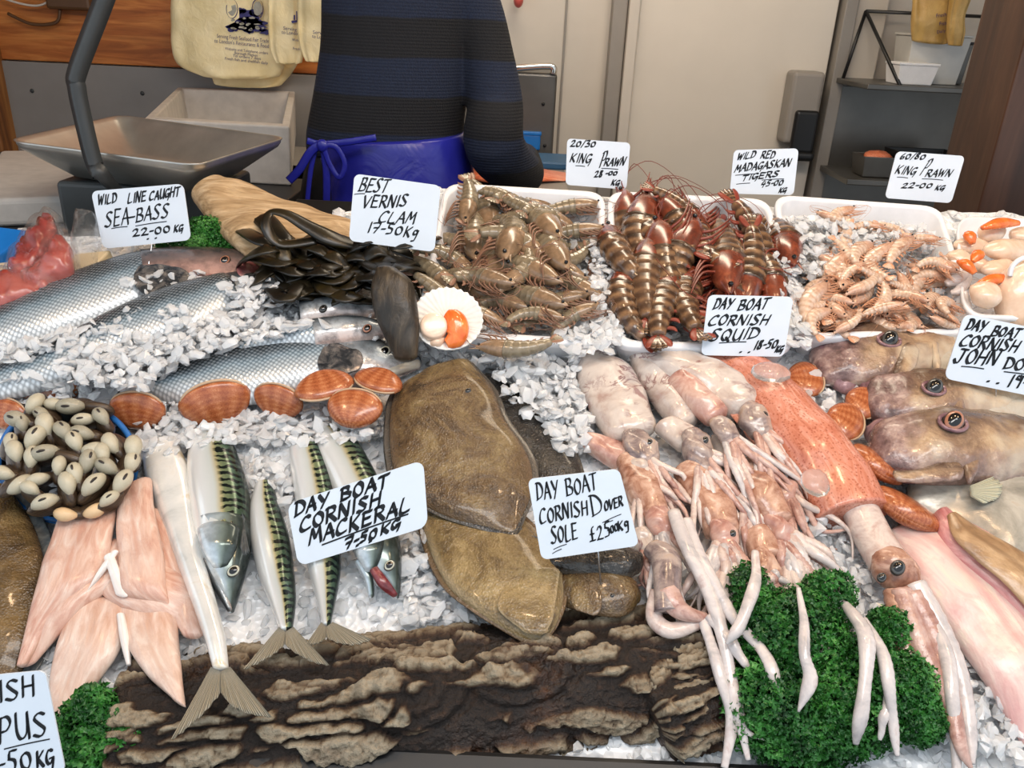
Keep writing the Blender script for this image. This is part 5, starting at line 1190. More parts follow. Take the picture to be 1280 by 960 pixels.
def clam_proto(open_=0.0):
    o = thing('vernis_clam', '', 'clam', (0, 0, -5), 'orange brown clams')
    valve('shell_valve', 'vernis', o, 1.05, .76, .34); v = valve('shell_valve', 'vernis', o, 1.05, .76, .34, up=-1)
    ring = [V((math.cos(a*PI/12)*.97, math.sin(a*PI/12)*.78-.1*math.cos(a*PI/12)**2, 0)) for a in range(12, 25)]
    tube('shell_lip', ring, [.045]*13, M['vernis_lip'], o, 8, 24, 1.0, (0, 0, 1), local=True)
    tube('hinge', [V((-.2, .68, 0)), V((0, .7, 0)), V((.2, .68, 0))], [.03, .045, .03], M['cockle'], o, 8, 10, local=True)
    return o
CG = 'orange brown clams'
cp_ = clam_proto(); first = [True]
def put(proto, x, y, w, rpx, xdeg, tilt, label, group=None, face=.0, sc=(1, 1, 1)):
    """xdeg: image direction of the long axis; tilt: spin about it"""
    p = CT.p(x, y, w); s = rpx*pxm(p); a = math.radians(xdeg)
    X = (CT.p(x+math.cos(a)*10, y+math.sin(a)*10, w)-p).normalized()
    z = CT.n.lerp((CP-p).normalized(), face); z = (z-X*z.dot(X)).normalized()
    z = Matrix.Rotation(math.radians(tilt), 3, X) @ z
    r = frame(X, z); o = dup(proto, p, r, tuple(s*k for k in sc), label, group)
    return o
def clam(x, y, w, r, xd, tl, label, face=.3, sc=(1, 1, 1)): return put(cp_, x, y, w, r, xd+180, -tl, label, CG, face, sc)
clam(405, 482, .052, 36, 165, 22, 'orange brown clam under the silver sea bass, left of a touching group of three')
clam(474, 476, .05, 31, 200, 25, 'orange brown clam under the sea bass chin, right of a touching group of three')
clam(443, 511, .056, 34, 8, 12, 'orange brown clam in front of a touching group of three, pale beak on the left')
clam(270, 505, .03, 42, -14, 62, 'orange clam tilted on its edge in the ice, left of the small fanned one')
clam(348, 502, .028, 32, 12, 60, 'small fanned orange clam half sunk in the ice below the silver sea bass')
clam(172, 514, .024, 34, 2, 55, 'orange clam half sunk in the ice just right of the blue rimmed clam bag')
clam(62, 489, .012, 33, -4, 50, 'orange clam in the ice just above the blue rimmed clam bag')
clam(-6, 492, .012, 26, 0, 50, 'orange clam cut by the left edge of the picture')
o = clam(8, 518, .012, 26, 10, 40, 'pinkish red clam at the left edge behind the clam bag')
clam(1006, 474, .016, 29, 75, 5, 'glossy orange clam beside the round ice lump on the big squid')
clam(1078, 503, .022, 28, 110, 0, 'orange clam tucked behind another, touching the middle john dory')
clam(1056, 526, .034, 31, 105, -5, 'glossy dark orange clam in front of its neighbour, between squid and john dory')
clam(1095, 580, .03, 36, 40, -52, 'orange clam showing its closed pale lips, under the front john dory jaw', .5)
clam(1132, 636, .03, 44, 32, -52, 'largest orange clam, lips up, just above the white fillet', .5)
for c in list(cp_.children): bpy.data.objects.remove(c)
bpy.data.objects.remove(cp_)
# net bag of small dark clams
o = start('net_bag', 'blue rimmed bag packed with small dark clams at the left', 'bag', 85, 580)
cx, cy = 84, 578
ring = [CT.p(cx+math.cos(a*PI/16)*86, cy+math.sin(a*PI/16)*74, .02+.02*math.sin(-a*PI/16)) for a in range(33)]
tube('rim', ring, [.004]*33, M['net'], o, 8, 90)
vs = []; fs = []; na = 40
prof = [(1.02, .02), (1.03, .0), (.98, -.012), (.5, -.012)]
for k, w in prof: vs += [CT.p(cx+math.cos(a*2*PI/na)*86*k, cy+math.sin(a*2*PI/na)*74*k, w+.02*max(-math.sin(a*2*PI/na), 0)) for a in range(na)]
for i in range(3):
    for j in range(na): fs.append((i*na+j, i*na+(j+1) % na, (i+1)*na+(j+1) % na, (i+1)*na+j))
fs.append(tuple(range(3*na, 4*na)))
mk('net', vs, fs, M['black'], o)
def cockle_proto(foot, slit=True):
    o = thing('small_clam', '', 'clam', (0, 0, -5))
    valve('shell_valve', 'cockle', o, 1, .72, .42, 1, 8, 22); valve('shell_valve', 'cockle', o, 1, .72, .42, -1, 8, 22)
    if foot:
        tube('foot', [V((-.68, -.34, 0)), V((-.4, -.62, 0)), V((0, -.74, 0)), V((.4, -.62, 0)), V((.68, -.34, 0))], [.04, .3, .4, .3, .04], M[(0, 'lip', 'lip_peach', 'lip_grey')[foot]], o, 12, 20, 1.0, (0, 0, 1), local=True)
        if slit: tube('slit', [V((-.42, -.9, .0)), V((0, -1.14, 0)), V((.42, -.9, .0))], [.02, .055, .02], M['slit'], o, 6, 12, 1.2, (0, 0, 1), local=True)
    return o
pr = [cockle_proto(1), cockle_proto(0), cockle_proto(2, False), cockle_proto(1, False), cockle_proto(3)]
NG_ = 'small dark clams in the blue rimmed bag'
spots = [(28, 538, 60), (62, 520, 30), (95, 508, 10), (130, 530, 40), (48, 556, 120), (80, 550, 60), (110, 545, 20), (150, 560, 80), (20, 575, 80), (60, 570, 160), (95, 562, 50), (127, 562, 10), (157, 585, 100), (40, 580, 100), (75, 590, 100), (105, 585, 120), (140, 590, 30), (20, 605, 140), (50, 600, 170), (85, 615, 60), (118, 612, 150), (150, 608, 120), (32, 528, 20), (122, 512, 15), (65, 540, 90), (42, 618, 20), (100, 600, 70), (133, 575, 60), (10, 560, 90), (60, 632, 170), (138, 628, 130), (75, 506, 0), (44, 512, 140), (108, 528, 160), (15, 592, 30), (165, 570, 80), (88, 575, 10)]
for i, (x, y, a) in enumerate(spots):
    k = rnd.choice((0, 0, 3, 3, 4, 4, 1, 1))
    c = put(pr[k], x, y, .048+.012*math.cos((x-84)/60)*math.cos((y-575)/60), U(19, 27), a+U(-15, 15), -90+U(-28, 28), 'small dark shelled clam with a pale foot packed in the blue rimmed bag' if k != 1 else 'small dark closed clam packed in the blue rimmed bag', NG_ if k != 1 else 'closed dark clams in the blue rimmed bag', .9)
for x, y, a, L_ in ((90, 640, 10, 'small clam with a swollen peach foot at the bottom of the blue rimmed bag'), (118, 634, -25, 'small clam with a peach foot hanging over the top fillet')):
    put(pr[2], x, y, .045, 22, a, -70, L_, NG_+' with peach foot', .9)
for p_ in pr:
    for c in list(p_.children): bpy.data.objects.remove(c)
    bpy.data.objects.remove(p_)
# fan mussel and open scallop
o = start('fan_mussel', 'tall dark shell standing upright left of the open scallop', 'shell', 505, 440)
sf = Surf(CT.p(508, 448, .045), (-.1, -.85, .5))
loft('shell', [(470, 338, 498, 338, .02), (464, 360, 515, 352, .03), (468, 390, 522, 385, .034), (480, 420, 524, 418, .03), (492, 446, 522, 444, .02)], M['fan_shell'], o, sf, jit=.004, jf=40)
o = start('scallop', 'open white scallop shell holding cream meat and orange roe', 'scallop', 560, 440)
sf = Surf(CT.p(560, 440, .055), (.1, -.8, .62)); c = sf.p(560, 398); vs = []; fs = []; A_ = []
nr, na = 14, 120; s = pxm(c); ex = V((1, 0, 0)); ex = (ex-sf.n*ex.dot(sf.n)).normalized(); ey = sf.n.cross(ex)
for sd in (1, -1):
    for r in range(nr+1):
        q = r/nr
        for a in range(na):
            t = 2*PI*a/na; up = math.sin(t); wv = 1+.013*q*math.cos(t*30)*(1 if up > -.8 else 0)
            x = math.cos(t)*44*q*wv; y = math.sin(t)*41*q*wv
            z = -10*(1-q*q)+1.4*math.cos(t*30)*q*q-(2.2 if sd < 0 else 0)
            vs.append(c+(ex*x+ey*y+sf.n*z)*s); A_.append((q, t, 0))
K = (nr+1)*na
for sd in (0, 1):
    for r in range(nr):
        for a in range(na):
            i = sd*K+r*na+a; j = sd*K+r*na+(a+1) % na; f = (i, i+na, j+na, j); fs.append(f if sd == 0 else f[::-1])
for a in range(na): i, j = nr*na+a, nr*na+(a+1) % na; fs.append((i, K+i, K+j, j))
mk('shell', vs, fs, M['scallop_white'], o, True, A_)
hx = [c+(ex*x+ey*y-sf.n*2)*s for x, y in ((-30, 30), (-28, 46), (-14, 42), (12, 42), (26, 46), (28, 32))]
def P2(x, y, z=0): return c+(ex*(x-560)+ey*(398-y)+sf.n*z)*s
tube('meat', [P2(543, 412, -8), P2(543, 411, 2), P2(543, 411, 8), P2(543, 411, 9.5)], [17*s, 17.5*s, 16*s, 11*s], M['adductor'], o, 24, 12)
tube('roe', [P2(558, 392, 0), P2(568, 399, 2), P2(573, 411, 2), P2(570, 424, 1), P2(560, 431, 0)], [7*s, 13*s, 14*s, 13*s, 6*s], M['roe'], o, 14, 24, .7, sf.n)
tube('frill', [P2(556, 424, -4), P2(548, 430, -1), P2(540, 432, -4)], [4*s, 6*s, 3*s], M['adductor'], o, 10, 12)
# tub of shucked scallops at the right
o = start('scallop_tub', 'white tub of shucked scallops at the right edge behind the john dory card', 'tub', 1250, 330)
P = [CT.p(x, y, .055) for x, y in ((1196, 272), (1310, 275), (1330, 400), (1205, 395))]; c = sum(P, V((0, 0, 0)))/4; vs = []; fs = []; n = 28
L_ = [(.92, -.075), (.99, -.01), (1.02, -.004), (1.02, .002), (.97, .002), (.9, -.06)]
for k, z in L_: vs += [c+(p-c)*k+WX*z for p in rrect(P, .2)]
for i in range(5):
    for j in range(n): fs.append((i*n+j, i*n+(j+1) % n, (i+1)*n+(j+1) % n, (i+1)*n+j))
fs.append(tuple(range(5*n, 6*n))); fs.append(tuple(range(n))[::-1])
mk('body', vs, fs, M['poly'], o)
SP = [(1215, 308, 24, 14, 0), (1240, 290, 22, 14, -40), (1262, 312, 34, 17, -10), (1220, 330, 22, 12, 20), (1250, 335, 26, 13, -15), (1272, 345, 24, 14, -10), (1200, 322, 16, 12, 10), (1282, 295, 20, 14, 0), (1232, 368, 20, 20, 40), (1258, 362, 20, 14, 10)]
for i, (x, y, rx, ry, a) in enumerate(SP):
    p = CT.p(x, y, .05+.012*(i % 3)); s = pxm(p); th_ = math.radians(-a)
    X = UX*math.cos(th_)+VX*math.sin(th_); Yv = WX.cross(X)
    t = thing('scallop_meat', 'plump cream scallop meat heaped in the white tub at the right' if i != 8 else 'lowest cream scallop meat, lying outside the tub above the john dory card', 'scallop', p, 'shucked scallops in the white tub' if i != 8 else None)
    ball('meat', p, s, M['adductor'], t, (X, Yv, WX), (rx, ry, ry*.75), 20, 14, jit=.003, jf=60)
for x, y, w, a, l in ((1250, 282, .085, -8, 46), (1212, 298, .07, 60, 14), (1242, 352, .08, -12, 44), (1222, 322, .085, -40, 16), (1208, 334, .085, 35, 26)):
    c0, c1 = math.cos(math.radians(a))*l/2, math.sin(math.radians(a))*l/2
    o = tubep('scallop_roe', [(x-c0, y-c1, w), (x, y-3, w+.004), (x+c0, y+c1, w)], [3, 8, 4], M['roe'], None, n=16)
    tag(o, {1250: 'long orange roe on top of the heaped scallops', 1212: 'tiny orange roe against the back wall of the scallop tub', 1242: 'bright orange roe lowest in the scallop tub', 1222: 'short orange roe in the middle of the scallops', 1208: 'orange roe at the left side of the scallop tub'}[x], 'roe')
o = tubep('scallop_frill', [(1182, 355, .05), (1195, 350, .055), (1208, 345, .055), (1200, 362, .05), (1188, 366, .045)], [4, 9, 8, 7, 3], M['strand'], None); tag(o, 'translucent grey frill of a scallop left of the tub', 'scallop')
sf = Surf(CT.p(1265, 395, .03), (-.25, -.8, .55))
o = thing('scallop_bag', 'pale plastic bag of scallops standing at the right edge over the john dory card', 'bag', CT.p(1265, 395, .02))
loft('bag', [(1246, 396, 1310, 410, .05), (1240, 368, 1310, 370, .055), (1252, 340, 1310, 335, .05), (1272, 326, 1310, 318, .03)], M['adductor'], o, sf, jit=.004, jf=20)
tube('bag_rim', [sf.p(*q) for q in ((1262, 345, .05), (1266, 332, .056), (1280, 322, .056), (1310, 316, .05))], [.004]*4, M['poly'], o, 8, 20)
# ---------------------------------------------------------------- bark log at the front
def bark_h(u, t, seed):
    w1 = NZ.noise(V((u*13, t*1.8, 5+seed))); w2 = NZ.noise(V((u*13, t*1.8, 25+seed))); f1 = NZ.noise(V((u*70, t*9, 3))); f2 = NZ.noise(V((u*70, t*9, 33)))
    d, cp = NZ.voronoi(V((u*13+w1*.7+f1*.14, t*4.0+w2*.7+f2*.14, seed)))
    e = min(max((d[1]-d[0]-.06)*6.5, 0), 1); ch = NZ.noise(V(cp[0])*7.3)
    d2, cp2 = NZ.voronoi(V((u*44+w2+f1*.5, t*14+w1+f2*.5, 3+seed))); e2 = min(max((d2[1]-d2[0])*5, 0), 1); c2 = NZ.noise(V(cp2[0])*5.1)
    gone = 1 if ch > -.22 else .12                                  # where a plate has fallen off
    fine = NZ.fractal(V((u*90, t*11, 2)), .7, 2.1, 4); big = NZ.noise(V((u*6, math.cos(t), math.sin(t))))
    pl = e*gone
    return pl*(.010+.005*ch+.0018*e2+.002*c2)+big*.006+fine*.0022, pl*(.5+.28*e2+.35*c2+.25*ch)+.1+.12*fine
def bark_log():
    A = CT.p(150, 915, -.03); Bq = CT.p(905, 838, -.03); ax = (Bq-A).normalized(); Ln = (Bq-A).length
    up = (WX-ax*WX.dot(ax)).normalized(); sd = ax.cross(up)
    o = thing('bark_log', 'thick log with cracked grey brown bark lying along the front under the fish tails', 'log', (A+Bq)/2-up*.07)
    nl, na = 460, 200; vs = []; fs = []; St = []
    kn = [(.47, .25, .1, .020), (.64, .3, .06, .01)]
    for i in range(nl+1):
        u = i/nl*Ln
        end = max(0, 1-min(i, nl-i)/10)
        for a in range(na):
            t = 2*PI*a/na; x = u*1.0
            h, tone = bark_h(u, t, 0)
            for (ku, kt, kr, kh) in kn:
                dd = math.hypot((u-ku*Ln)/.06, (t-PI*kt-.6)/.55)
                if dd < 1.2: h += kh*max(0, 1-dd*dd)**.7+.003*math.sin(dd*16)
            r = (.068+h)*math.sqrt(max(1-end**2*.75, .02))
            vs.append(A+ax*u+up*(math.sin(t)*r*.92)+sd*(math.cos(t)*r*1.05)); St.append((i/nl, a/na, tone))
    for i in range(nl):
        for a in range(na): k = i*na+a; k2 = i*na+(a+1) % na; fs.append((k, k2, k2+na, k+na))
    fs.append(tuple(range(na))[::-1]); fs.append(tuple(range(nl*na, nl*na+na)))
    mk('bark', vs, fs, M['bark'], o, True, St)
bark_log()
# short stub standing at the right end
def stub():
    o = thing('bark_stub', 'short block of grey bark at the right end of the log under the squid tentacles', 'log', CT.p(865, 870, -.03))
    A = CT.p(808, 900, -.01); Bq = CT.p(905, 850, -.01); ax = (Bq-A).normalized(); Ln = (Bq-A).length
    up = (WX-ax*WX.dot(ax)).normalized(); sd = ax.cross(up); nl, na = 130, 170; vs = []; fs = []; St = []
    for i in range(nl+1):
        u = i/nl*Ln; end = max(0, 1-min(i, nl-i)/7)
        for a in range(na):
            t = 2*PI*a/na
            h, tone = bark_h(u+3, t, 5)
            r = (.044+h)*math.sqrt(max(1-end**2*.6, .02))
            vs.append(A+ax*u+up*(math.sin(t)*r)+sd*(math.cos(t)*r*1.15)); St.append((i/nl, a/na, tone))
    for i in range(nl):
        for a in range(na): k = i*na+a; k2 = i*na+(a+1) % na; fs.append((k, k2, k2+na, k+na))
    fs.append(tuple(range(na))[::-1]); fs.append(tuple(range(nl*na, nl*na+na)))
    mk('bark', vs, fs, M['bark'], o, True, St)
stub()
# driftwood behind the sea bass
o = thing('driftwood', 'pale weathered driftwood log lying behind the sea bass and kelp', 'log', CT.p(340, 290, 0))
loft('log', [(240, 248, 282, 224, .05, .02), (266, 282, 326, 240, .055, .02), (300, 314, 376, 258, .06, .018), (340, 338, 428, 276, .055, .015), (400, 352, 480, 300, .045, .01)], M['drift'], o, n=40, seg=30, base=.5, e=.9, k0=.12, k1=.3, jit=.012, jf=14)
loft('knot', [(330, 296, 352, 300, .05, .02), (330, 322, 356, 326, .055, .02), (338, 344, 360, 344, .04, .015)], M['drift'], o, base=.5, jit=.006)
# kelp
o = thing('kelp', 'tangle of dark glossy kelp heaped between driftwood and open scallop', 'seaweed', CT.p(430, 350, 0))
for i in range(64):
    x, y = U(350, 475), U(305, 362); a = U(-.5, .5)+(PI if rnd.random() < .4 else 0); l = U(50, 95); b = U(-22, 22)
    tubep('frond', [(x, y, U(.05, .08)), (x+math.cos(a)*l*.4, max(y+math.sin(a)*l*.4+b, 300), U(.06, .105)), (x+math.cos(a)*l*.8, min(y+math.sin(a)*l*.8+b*.3, 378), U(.05, .08)), (min(x+math.cos(a)*l, 535), min(y+math.sin(a)*l+10, 392), .04)], [U(4, 8), U(8, 15), U(7, 13), 2], M['kelp'], o, n=22, flat=.22, seg=8)
tubep('frond', [(395, 300, .1), (352, 305, .1), (333, 285, .12), (338, 266, .13), (358, 268, .13), (388, 285, .115), (420, 300, .1), (470, 310, .07)], [9, 8, 7, 6, 8, 11, 14, 8], M['kelp'], o, n=40, flat=.4)
tubep('frond', [(352, 300, .1), (355, 330, .08), (352, 350, .04)], [8, 10, 5], M['kelp'], o, flat=.3)
for x, y in ((418, 350), (432, 368), (500, 330), (520, 345)):
    tubep('frond', [(x, y-20, .05), (x+2, y+10, .05), (x+8, y+36, .045)], [4, 4, 1.5], M['kelp'], o, flat=.4)
# parsley
def parsley(label, lumps, n, r=.0062, stems=()):
    n = int(n*3.0); r *= .55
    o = thing('parsley', label, 'herb', CT.p(lumps[0][0], lumps[0][1], 0)); vs = []; fs = []
    tot = sum(l[2]*l[3] for l in lumps)
    for (x, y, rx, ry, w, h) in lumps:
        c = CT.p(x, y, w); s = pxm(c)
        for k in range(int(n*rx*ry/tot)):
            while True:
                d = V((U(-1, 1), U(-1, 1), U(-.25, 1)))
                if .2 < d.length < 1: break
            d.normalize(); q = U(.74, 1.06)*(1+.16*NZ.noise(d*4+V((x, y, 0))))
            p = c+(UX*(d.x*rx*s)+VX*(d.y*ry*s)+WX*(d.z*h))*q
            nn = (UX*d.x+VX*d.y+WX*d.z+V((U(-.7, .7), U(-.7, .7), U(-.7, .7)))).normalized()
            X = nn.orthogonal().normalized(); X = Matrix.Rotation(U(0, 6.28), 3, nn) @ X; Y_ = nn.cross(X); k0 = len(vs); R = r*U(.7, 1.25)
            vs.append(p); m = 8
            for j in range(m):
                a = 2*PI*j/m; rr = R*(1 if j % 2 else .55)*U(.8, 1.2)
                vs.append(p+X*(math.cos(a)*rr)+Y_*(math.sin(a)*rr)+nn*(U(-.45, .55)*R))
            fs += [(k0, k0+1+j, k0+1+(j+1) % m) for j in range(m)]
    lv = mk('leaves', vs, fs, M['parsley'], o, False); lv['kind'] = 'stuff'
    for pp in stems: tubep('stem', [tuple(p) for p in pp], [2.2]*len(pp), M['stem'], o, n=14)
    return o
parsley('large mound of dark green curly parsley at the front under the hanging tentacles', [(985, 800, 78, 62, .03, .06), (1035, 745, 32, 30, .05, .035), (935, 735, 28, 30, .04, .03), (960, 880, 62, 60, .02, .05), (1060, 880, 75, 60, .02, .05), (1000, 910, 85, 50, .01, .04), (950, 790, 45, 55, .03, .05)], 6500, stems=(((1000, 940, .0), (1005, 965, .0)), ((960, 930, .01), (965, 960, .0))))
parsley('separate sprig of curly parsley between the big squid arms and the large mound', [(1106, 796, 26, 32, .02, .045), (1128, 862, 40, 44, .02, .045), (1095, 850, 30, 55, .02, .045), (1146, 902, 34, 28, .02, .03)], 2600, stems=(((1150, 900, .0), (1160, 935, .0)),))
parsley('bright green parsley sprig in the bottom left corner beside the cut off price card', [(122, 920, 50, 46, .0, .05), (120, 885, 26, 24, .03, .035), (165, 925, 28, 26, .0, .035), (95, 940, 40, 26, 0, .04)], 1700, .0075, (((150, 940, .0), (160, 965, .0)),))
parsley('dark parsley in the gap between the sea bass card and the driftwood', [(262, 296, 34, 20, .03, .035), (235, 306, 40, 16, .025, .03), (290, 310, 26, 12, .02, .025)], 1500, .006)
# ---------------------------------------------------------------- squid
def arms(o, x, y, w, deg, ln, n, r, mat, spread=34, curl=30, part='tentacle'):
    for k in range(n):
        mk_ = rnd.choice((mat, mat, 'arm', 'strand', 'arm_pink'))
        a = math.radians(deg+spread*(k/(n-1)*2-1)*.9+U(-5, 5)) if n > 1 else math.radians(deg); L = ln*U(.7, 1.3); c = U(-curl, curl)
        nx, ny = -math.sin(a), math.cos(a); ox = (k/(max(n-1, 1))-.5)*r*3.0
        pts = []
        for i in range(6):
            t = i/5; b = c*math.sin(t*PI*U(.9, 1.2))*t
            pts.append((x+math.cos(a)*L*t+nx*(b+ox*(1-t*.3)), y+math.sin(a)*L*t+ny*(b+ox*(1-t*.3)), w+.012*math.sin(t*PI)-.5*w*t+U(-.004, .006)))
        tubep(part, pts, [r*1.1, r*1.1, r*.95, r*.75, r*.5, r*.2], M[mk_], o, n=30, flat=.85, rip=lambda t, v: 1+.07*math.sin(t*95))
def squid(label, mantle, head, adeg, aln, mat='squid', hmat='squid_head', amat='arm', na=14, ar=4.6, lift=.0, eye=True, spots=None, spread=26):
    o = thing('squid', label, 'squid', CT.p(head[0], head[1], 0))
    if mantle: loft('mantle', [tuple(m)+((lift,) if len(m) == 5 else ()) for m in mantle], M[mat], o, n=32, seg=26, jit=.006, jf=32, k0=.6, k1=.5)
    x, y, r, w = head; a = math.radians(adeg)
    c = CT.p(x, y, w); s = pxm(c); X = (CT.p(x+math.cos(a)*10, y+math.sin(a)*10, w)-c).normalized(); Yv = WX.cross(X)
    ball('head', c, s*r, M[hmat], o, (X, Yv, WX), (1.5, 1.0, .75), 26, 18, jit=.006, jf=60)
    if eye:
        e = (x+math.sin(a)*r*.55, y-math.cos(a)*r*.55); dome_eye(o, e[0], e[1], w+r*s*.5, r*.34, 'eye_dark')
    arms(o, x+math.cos(a)*r*.8, y+math.sin(a)*r*.8, w, adeg, aln, na, ar, amat, spread)
    return o
M['dark_patch'] = mottled('dark_red_skin_patch', ('#4a1f24', '#7a3d40', '#a2676a'), 60, .22, .0008)
squid('white squid with dark red veins, furthest left at the back of the squid pile', [(722, 452, 760, 446, .03), (722, 476, 790, 464, .04), (736, 512, 808, 496, .042), (756, 545, 820, 530, .04)], (800, 560, 21, .03), 62, 95, spots=((728, 470, 8, .03), (762, 482, 6, .042), (748, 456, 9, .03)), amat='arm')
squid('narrow cream squid marked with dark red branching lines, second from the left at the back', [(786, 452, 812, 446, .03), (800, 480, 838, 468, .036), (822, 512, 862, 498, .038), (842, 536, 872, 524, .034)], (872, 556, 18, .034), 58, 100, mat='squid', amat='arm_pink', spots=((826, 492, 7, .04), (844, 500, 6, .042), (838, 515, 8, .04), (856, 512, 5, .042), (815, 470, 6, .038)))
squid('large pinkish squid lying against the big orange one at the back of the pile', [(786, 446, 812, 440, .024, .012), (826, 468, 866, 446, .036, .014), (868, 492, 914, 464, .042, .014), (910, 520, 952, 494, .04, .014)], (944, 526, 21, .04), 60, 105, mat='squid', amat='arm_pink', spots=((905, 474, 7, .058), (936, 500, 5, .054)))
squid('short rosy squid in the middle of the pile under the large pinkish one', [(834, 482, 862, 470, .03, .018), (856, 506, 888, 492, .036, .02), (880, 528, 908, 514, .034, .02)], (906, 538, 16, .046), 58, 110, mat='squid_pink', amat='arm_pink', eye=False, spots=((862, 488, 6, .058), (880, 500, 5, .058)))
squid('small pale squid at the left of the pile just above the sole card', [(722, 556, 740, 546, .026), (742, 570, 768, 552, .03), (772, 590, 796, 566, .03)], (800, 590, 15, .03), 65, 80, mat='squid_pink', hmat='squid', eye=False)
squid('squid with a green grey head in the middle of the pile', [(820, 540, 848, 528, .028, .01), (846, 562, 880, 546, .03, .01)], (872, 570, 19, .036), 62, 100, mat='squid', amat='arm')
squid('orange brown headed squid beside the sole card, arms hanging over the bark', [(770, 580, 800, 570, .024, .012), (780, 612, 822, 604, .034, .014), (800, 650, 836, 640, .034, .014)], (826, 652, 17, .042), 70, 120, mat='squid_brown', hmat='squid_pink', amat='strand', eye=False, na=6)
squid('squid whose white curled arms drape in the middle of the pile above the parsley', [(842, 596, 880, 584, .028, .014), (868, 640, 914, 626, .036, .014), (880, 668, 926, 660, .034, .014)], (905, 668, 18, .04), 88, 90, mat='squid_brown', hmat='squid_pink', amat='arm', ar=6.5, spread=38)
squid('brown speckled squid at the top right of the parsley, arms fanning over it', [(916, 590, 950, 580, .03, .012), (926, 624, 972, 612, .038, .014), (950, 660, 990, 648, .036, .012)], (976, 664, 18, .036), 58, 90, mat='squid_brown', hmat='squid_pink', amat='arm', ar=7.5, eye=False, spread=18)
squid('orange brown squid head resting on the top edge of the parsley mound', [(928, 672, 962, 664, .026, .02), (936, 696, 978, 690, .03, .022)], (958, 706, 17, .044), 75, 30, mat='squid_brown', hmat='squid_brown', amat='arm_pink', eye=False, ar=5)
# fill-in bodies inside the pile
squid('pink squid arms bunch along the left side of the big orange squid', [(930, 540, 956, 528, .028, .008), (950, 575, 982, 562, .03, .008), (968, 606, 998, 596, .026, .008)], (984, 614, 14, .03), 60, 90, mat='squid_pink', hmat='squid_pink', amat='arm_pink', eye=False, na=6)
squid('grey violet squid squeezed in the centre of the pile', [(886, 556, 908, 546, .026, .006), (900, 590, 930, 578, .028, .006), (912, 616, 940, 606, .026, .006)], (930, 622, 15, .03), 66, 70, mat='squid', hmat='squid_head', amat='arm', eye=True)
squid('pale squid low in the pile behind the sole card', [(762, 600, 784, 590, .022), (776, 634, 806, 628, .026), (790, 668, 812, 664, .026)], (806, 676, 14, .03), 74, 60, mat='squid', hmat='squid', amat='arm_pink', eye=False, na=6)
# curled octopus-like head at the log
o = thing('squid', 'curled pink squid head bent like an elbow on the bark beside the sole heads', 'squid', CT.p(835, 730, 0))
tubep('head', [(815, 685, .05), (832, 700, .058), (834, 735, .06), (836, 765, .055)], [14, 19, 17, 19], M['squid_head'], o, seg=18, n=30)
tubep('tentacle', [(834, 738, .062), (845, 758, .06), (862, 768, .056), (884, 772, .05)], [15, 14, 10, 6], M['arm_pink'], o, seg=14)
tubep('tentacle', [(822, 740, .05), (818, 772, .045), (838, 788, .045), (868, 780, .045), (886, 774, .045)], [10, 11, 11, 9, 5], M['arm'], o, seg=14)
for i, (pp, rp) in enumerate((
  ([(842, 640, .06), (862, 690, .065), (888, 745, .06), (905, 800, .055), (915, 860, .045), (925, 900, .035), (935, 950, .02)], [9, 12, 11, 10, 10, 9, 7]),
  ([(858, 650, .06), (880, 705, .065), (912, 765, .06), (950, 810, .065), (968, 845, .065), (976, 872, .06)], [8, 10, 9, 9, 9, 3]),
  ([(880, 775, .05), (890, 810, .05), (905, 860, .045), (915, 905, .03), (905, 960, .015)], [8, 9, 9, 9, 10]),
  ([(886, 770, .055), (912, 800, .058), (930, 828, .055), (938, 832, .05)], [7, 9, 7, 2]),
  ([(912, 830, .05), (920, 870, .045), (930, 910, .035), (955, 925, .03)], [6, 6, 5, 2]),)):
    o2 = tubep('squid_tentacle', pp, [q*.86 for q in rp[:-1]]+[rp[-1]*.5], M['strand'], None, n=44, seg=12, rip=lambda t, v: 1+.08*math.sin(t*130)*math.cos(v*6.3)+.12*math.sin(t*17+v*3))
    tag(o2, ('longest pale tentacle hanging off the pile down the right end of the log', 'long tentacle crossing diagonally onto the left of the parsley mound', 'thick pale tentacle hanging straight down at the end of the log', 'short pointed pink tentacle ending at the log edge', 'thin tentacle curling at the bottom left of the parsley')[i], 'tentacle')
for i, (pp, rp) in enumerate((
  ([(944, 690, .065), (945, 715, .075), (938, 750, .085), (922, 785, .08), (908, 805, .07)], [5, 8, 9, 9, 4]),
  ([(998, 735, .09), (1004, 770, .098), (1006, 815, .098), (1012, 850, .09), (998, 890, .075)], [3, 7, 8, 11, 3]),
  ([(1056, 755, .07), (1078, 785, .09), (1084, 830, .09), (1076, 890, .075), (1070, 930, .05)], [6, 13, 10, 11, 8]),
  ([(1078, 775, .08), (1100, 810, .085), (1112, 860, .08), (1116, 905, .06), (1122, 945, .045)], [7, 10, 9, 8, 6]),
  ([(1112, 870, .07), (1104, 900, .062), (1100, 925, .05)], [7, 7, 5]))):
    o2 = tubep('squid_tentacle', pp, [q*.86 for q in rp[:-1]]+[rp[-1]*.5], M['strand'], None, n=40, seg=12, rip=lambda t, v: 1+.08*math.sin(t*120)*math.cos(v*6.3)+.14*math.sin(t*15+v*3))
    tag(o2, ('pale tentacle bending left at the top left of the parsley mound', 'lone white tentacle with a knobbly end in the middle of the parsley mound', 'thick white tentacle hanging over the right of the parsley mound', 'white tentacle beside the thick one, crossing to the small parsley sprig', 'short white tentacle end forking at the bottom of the parsley')[i], 'tentacle')
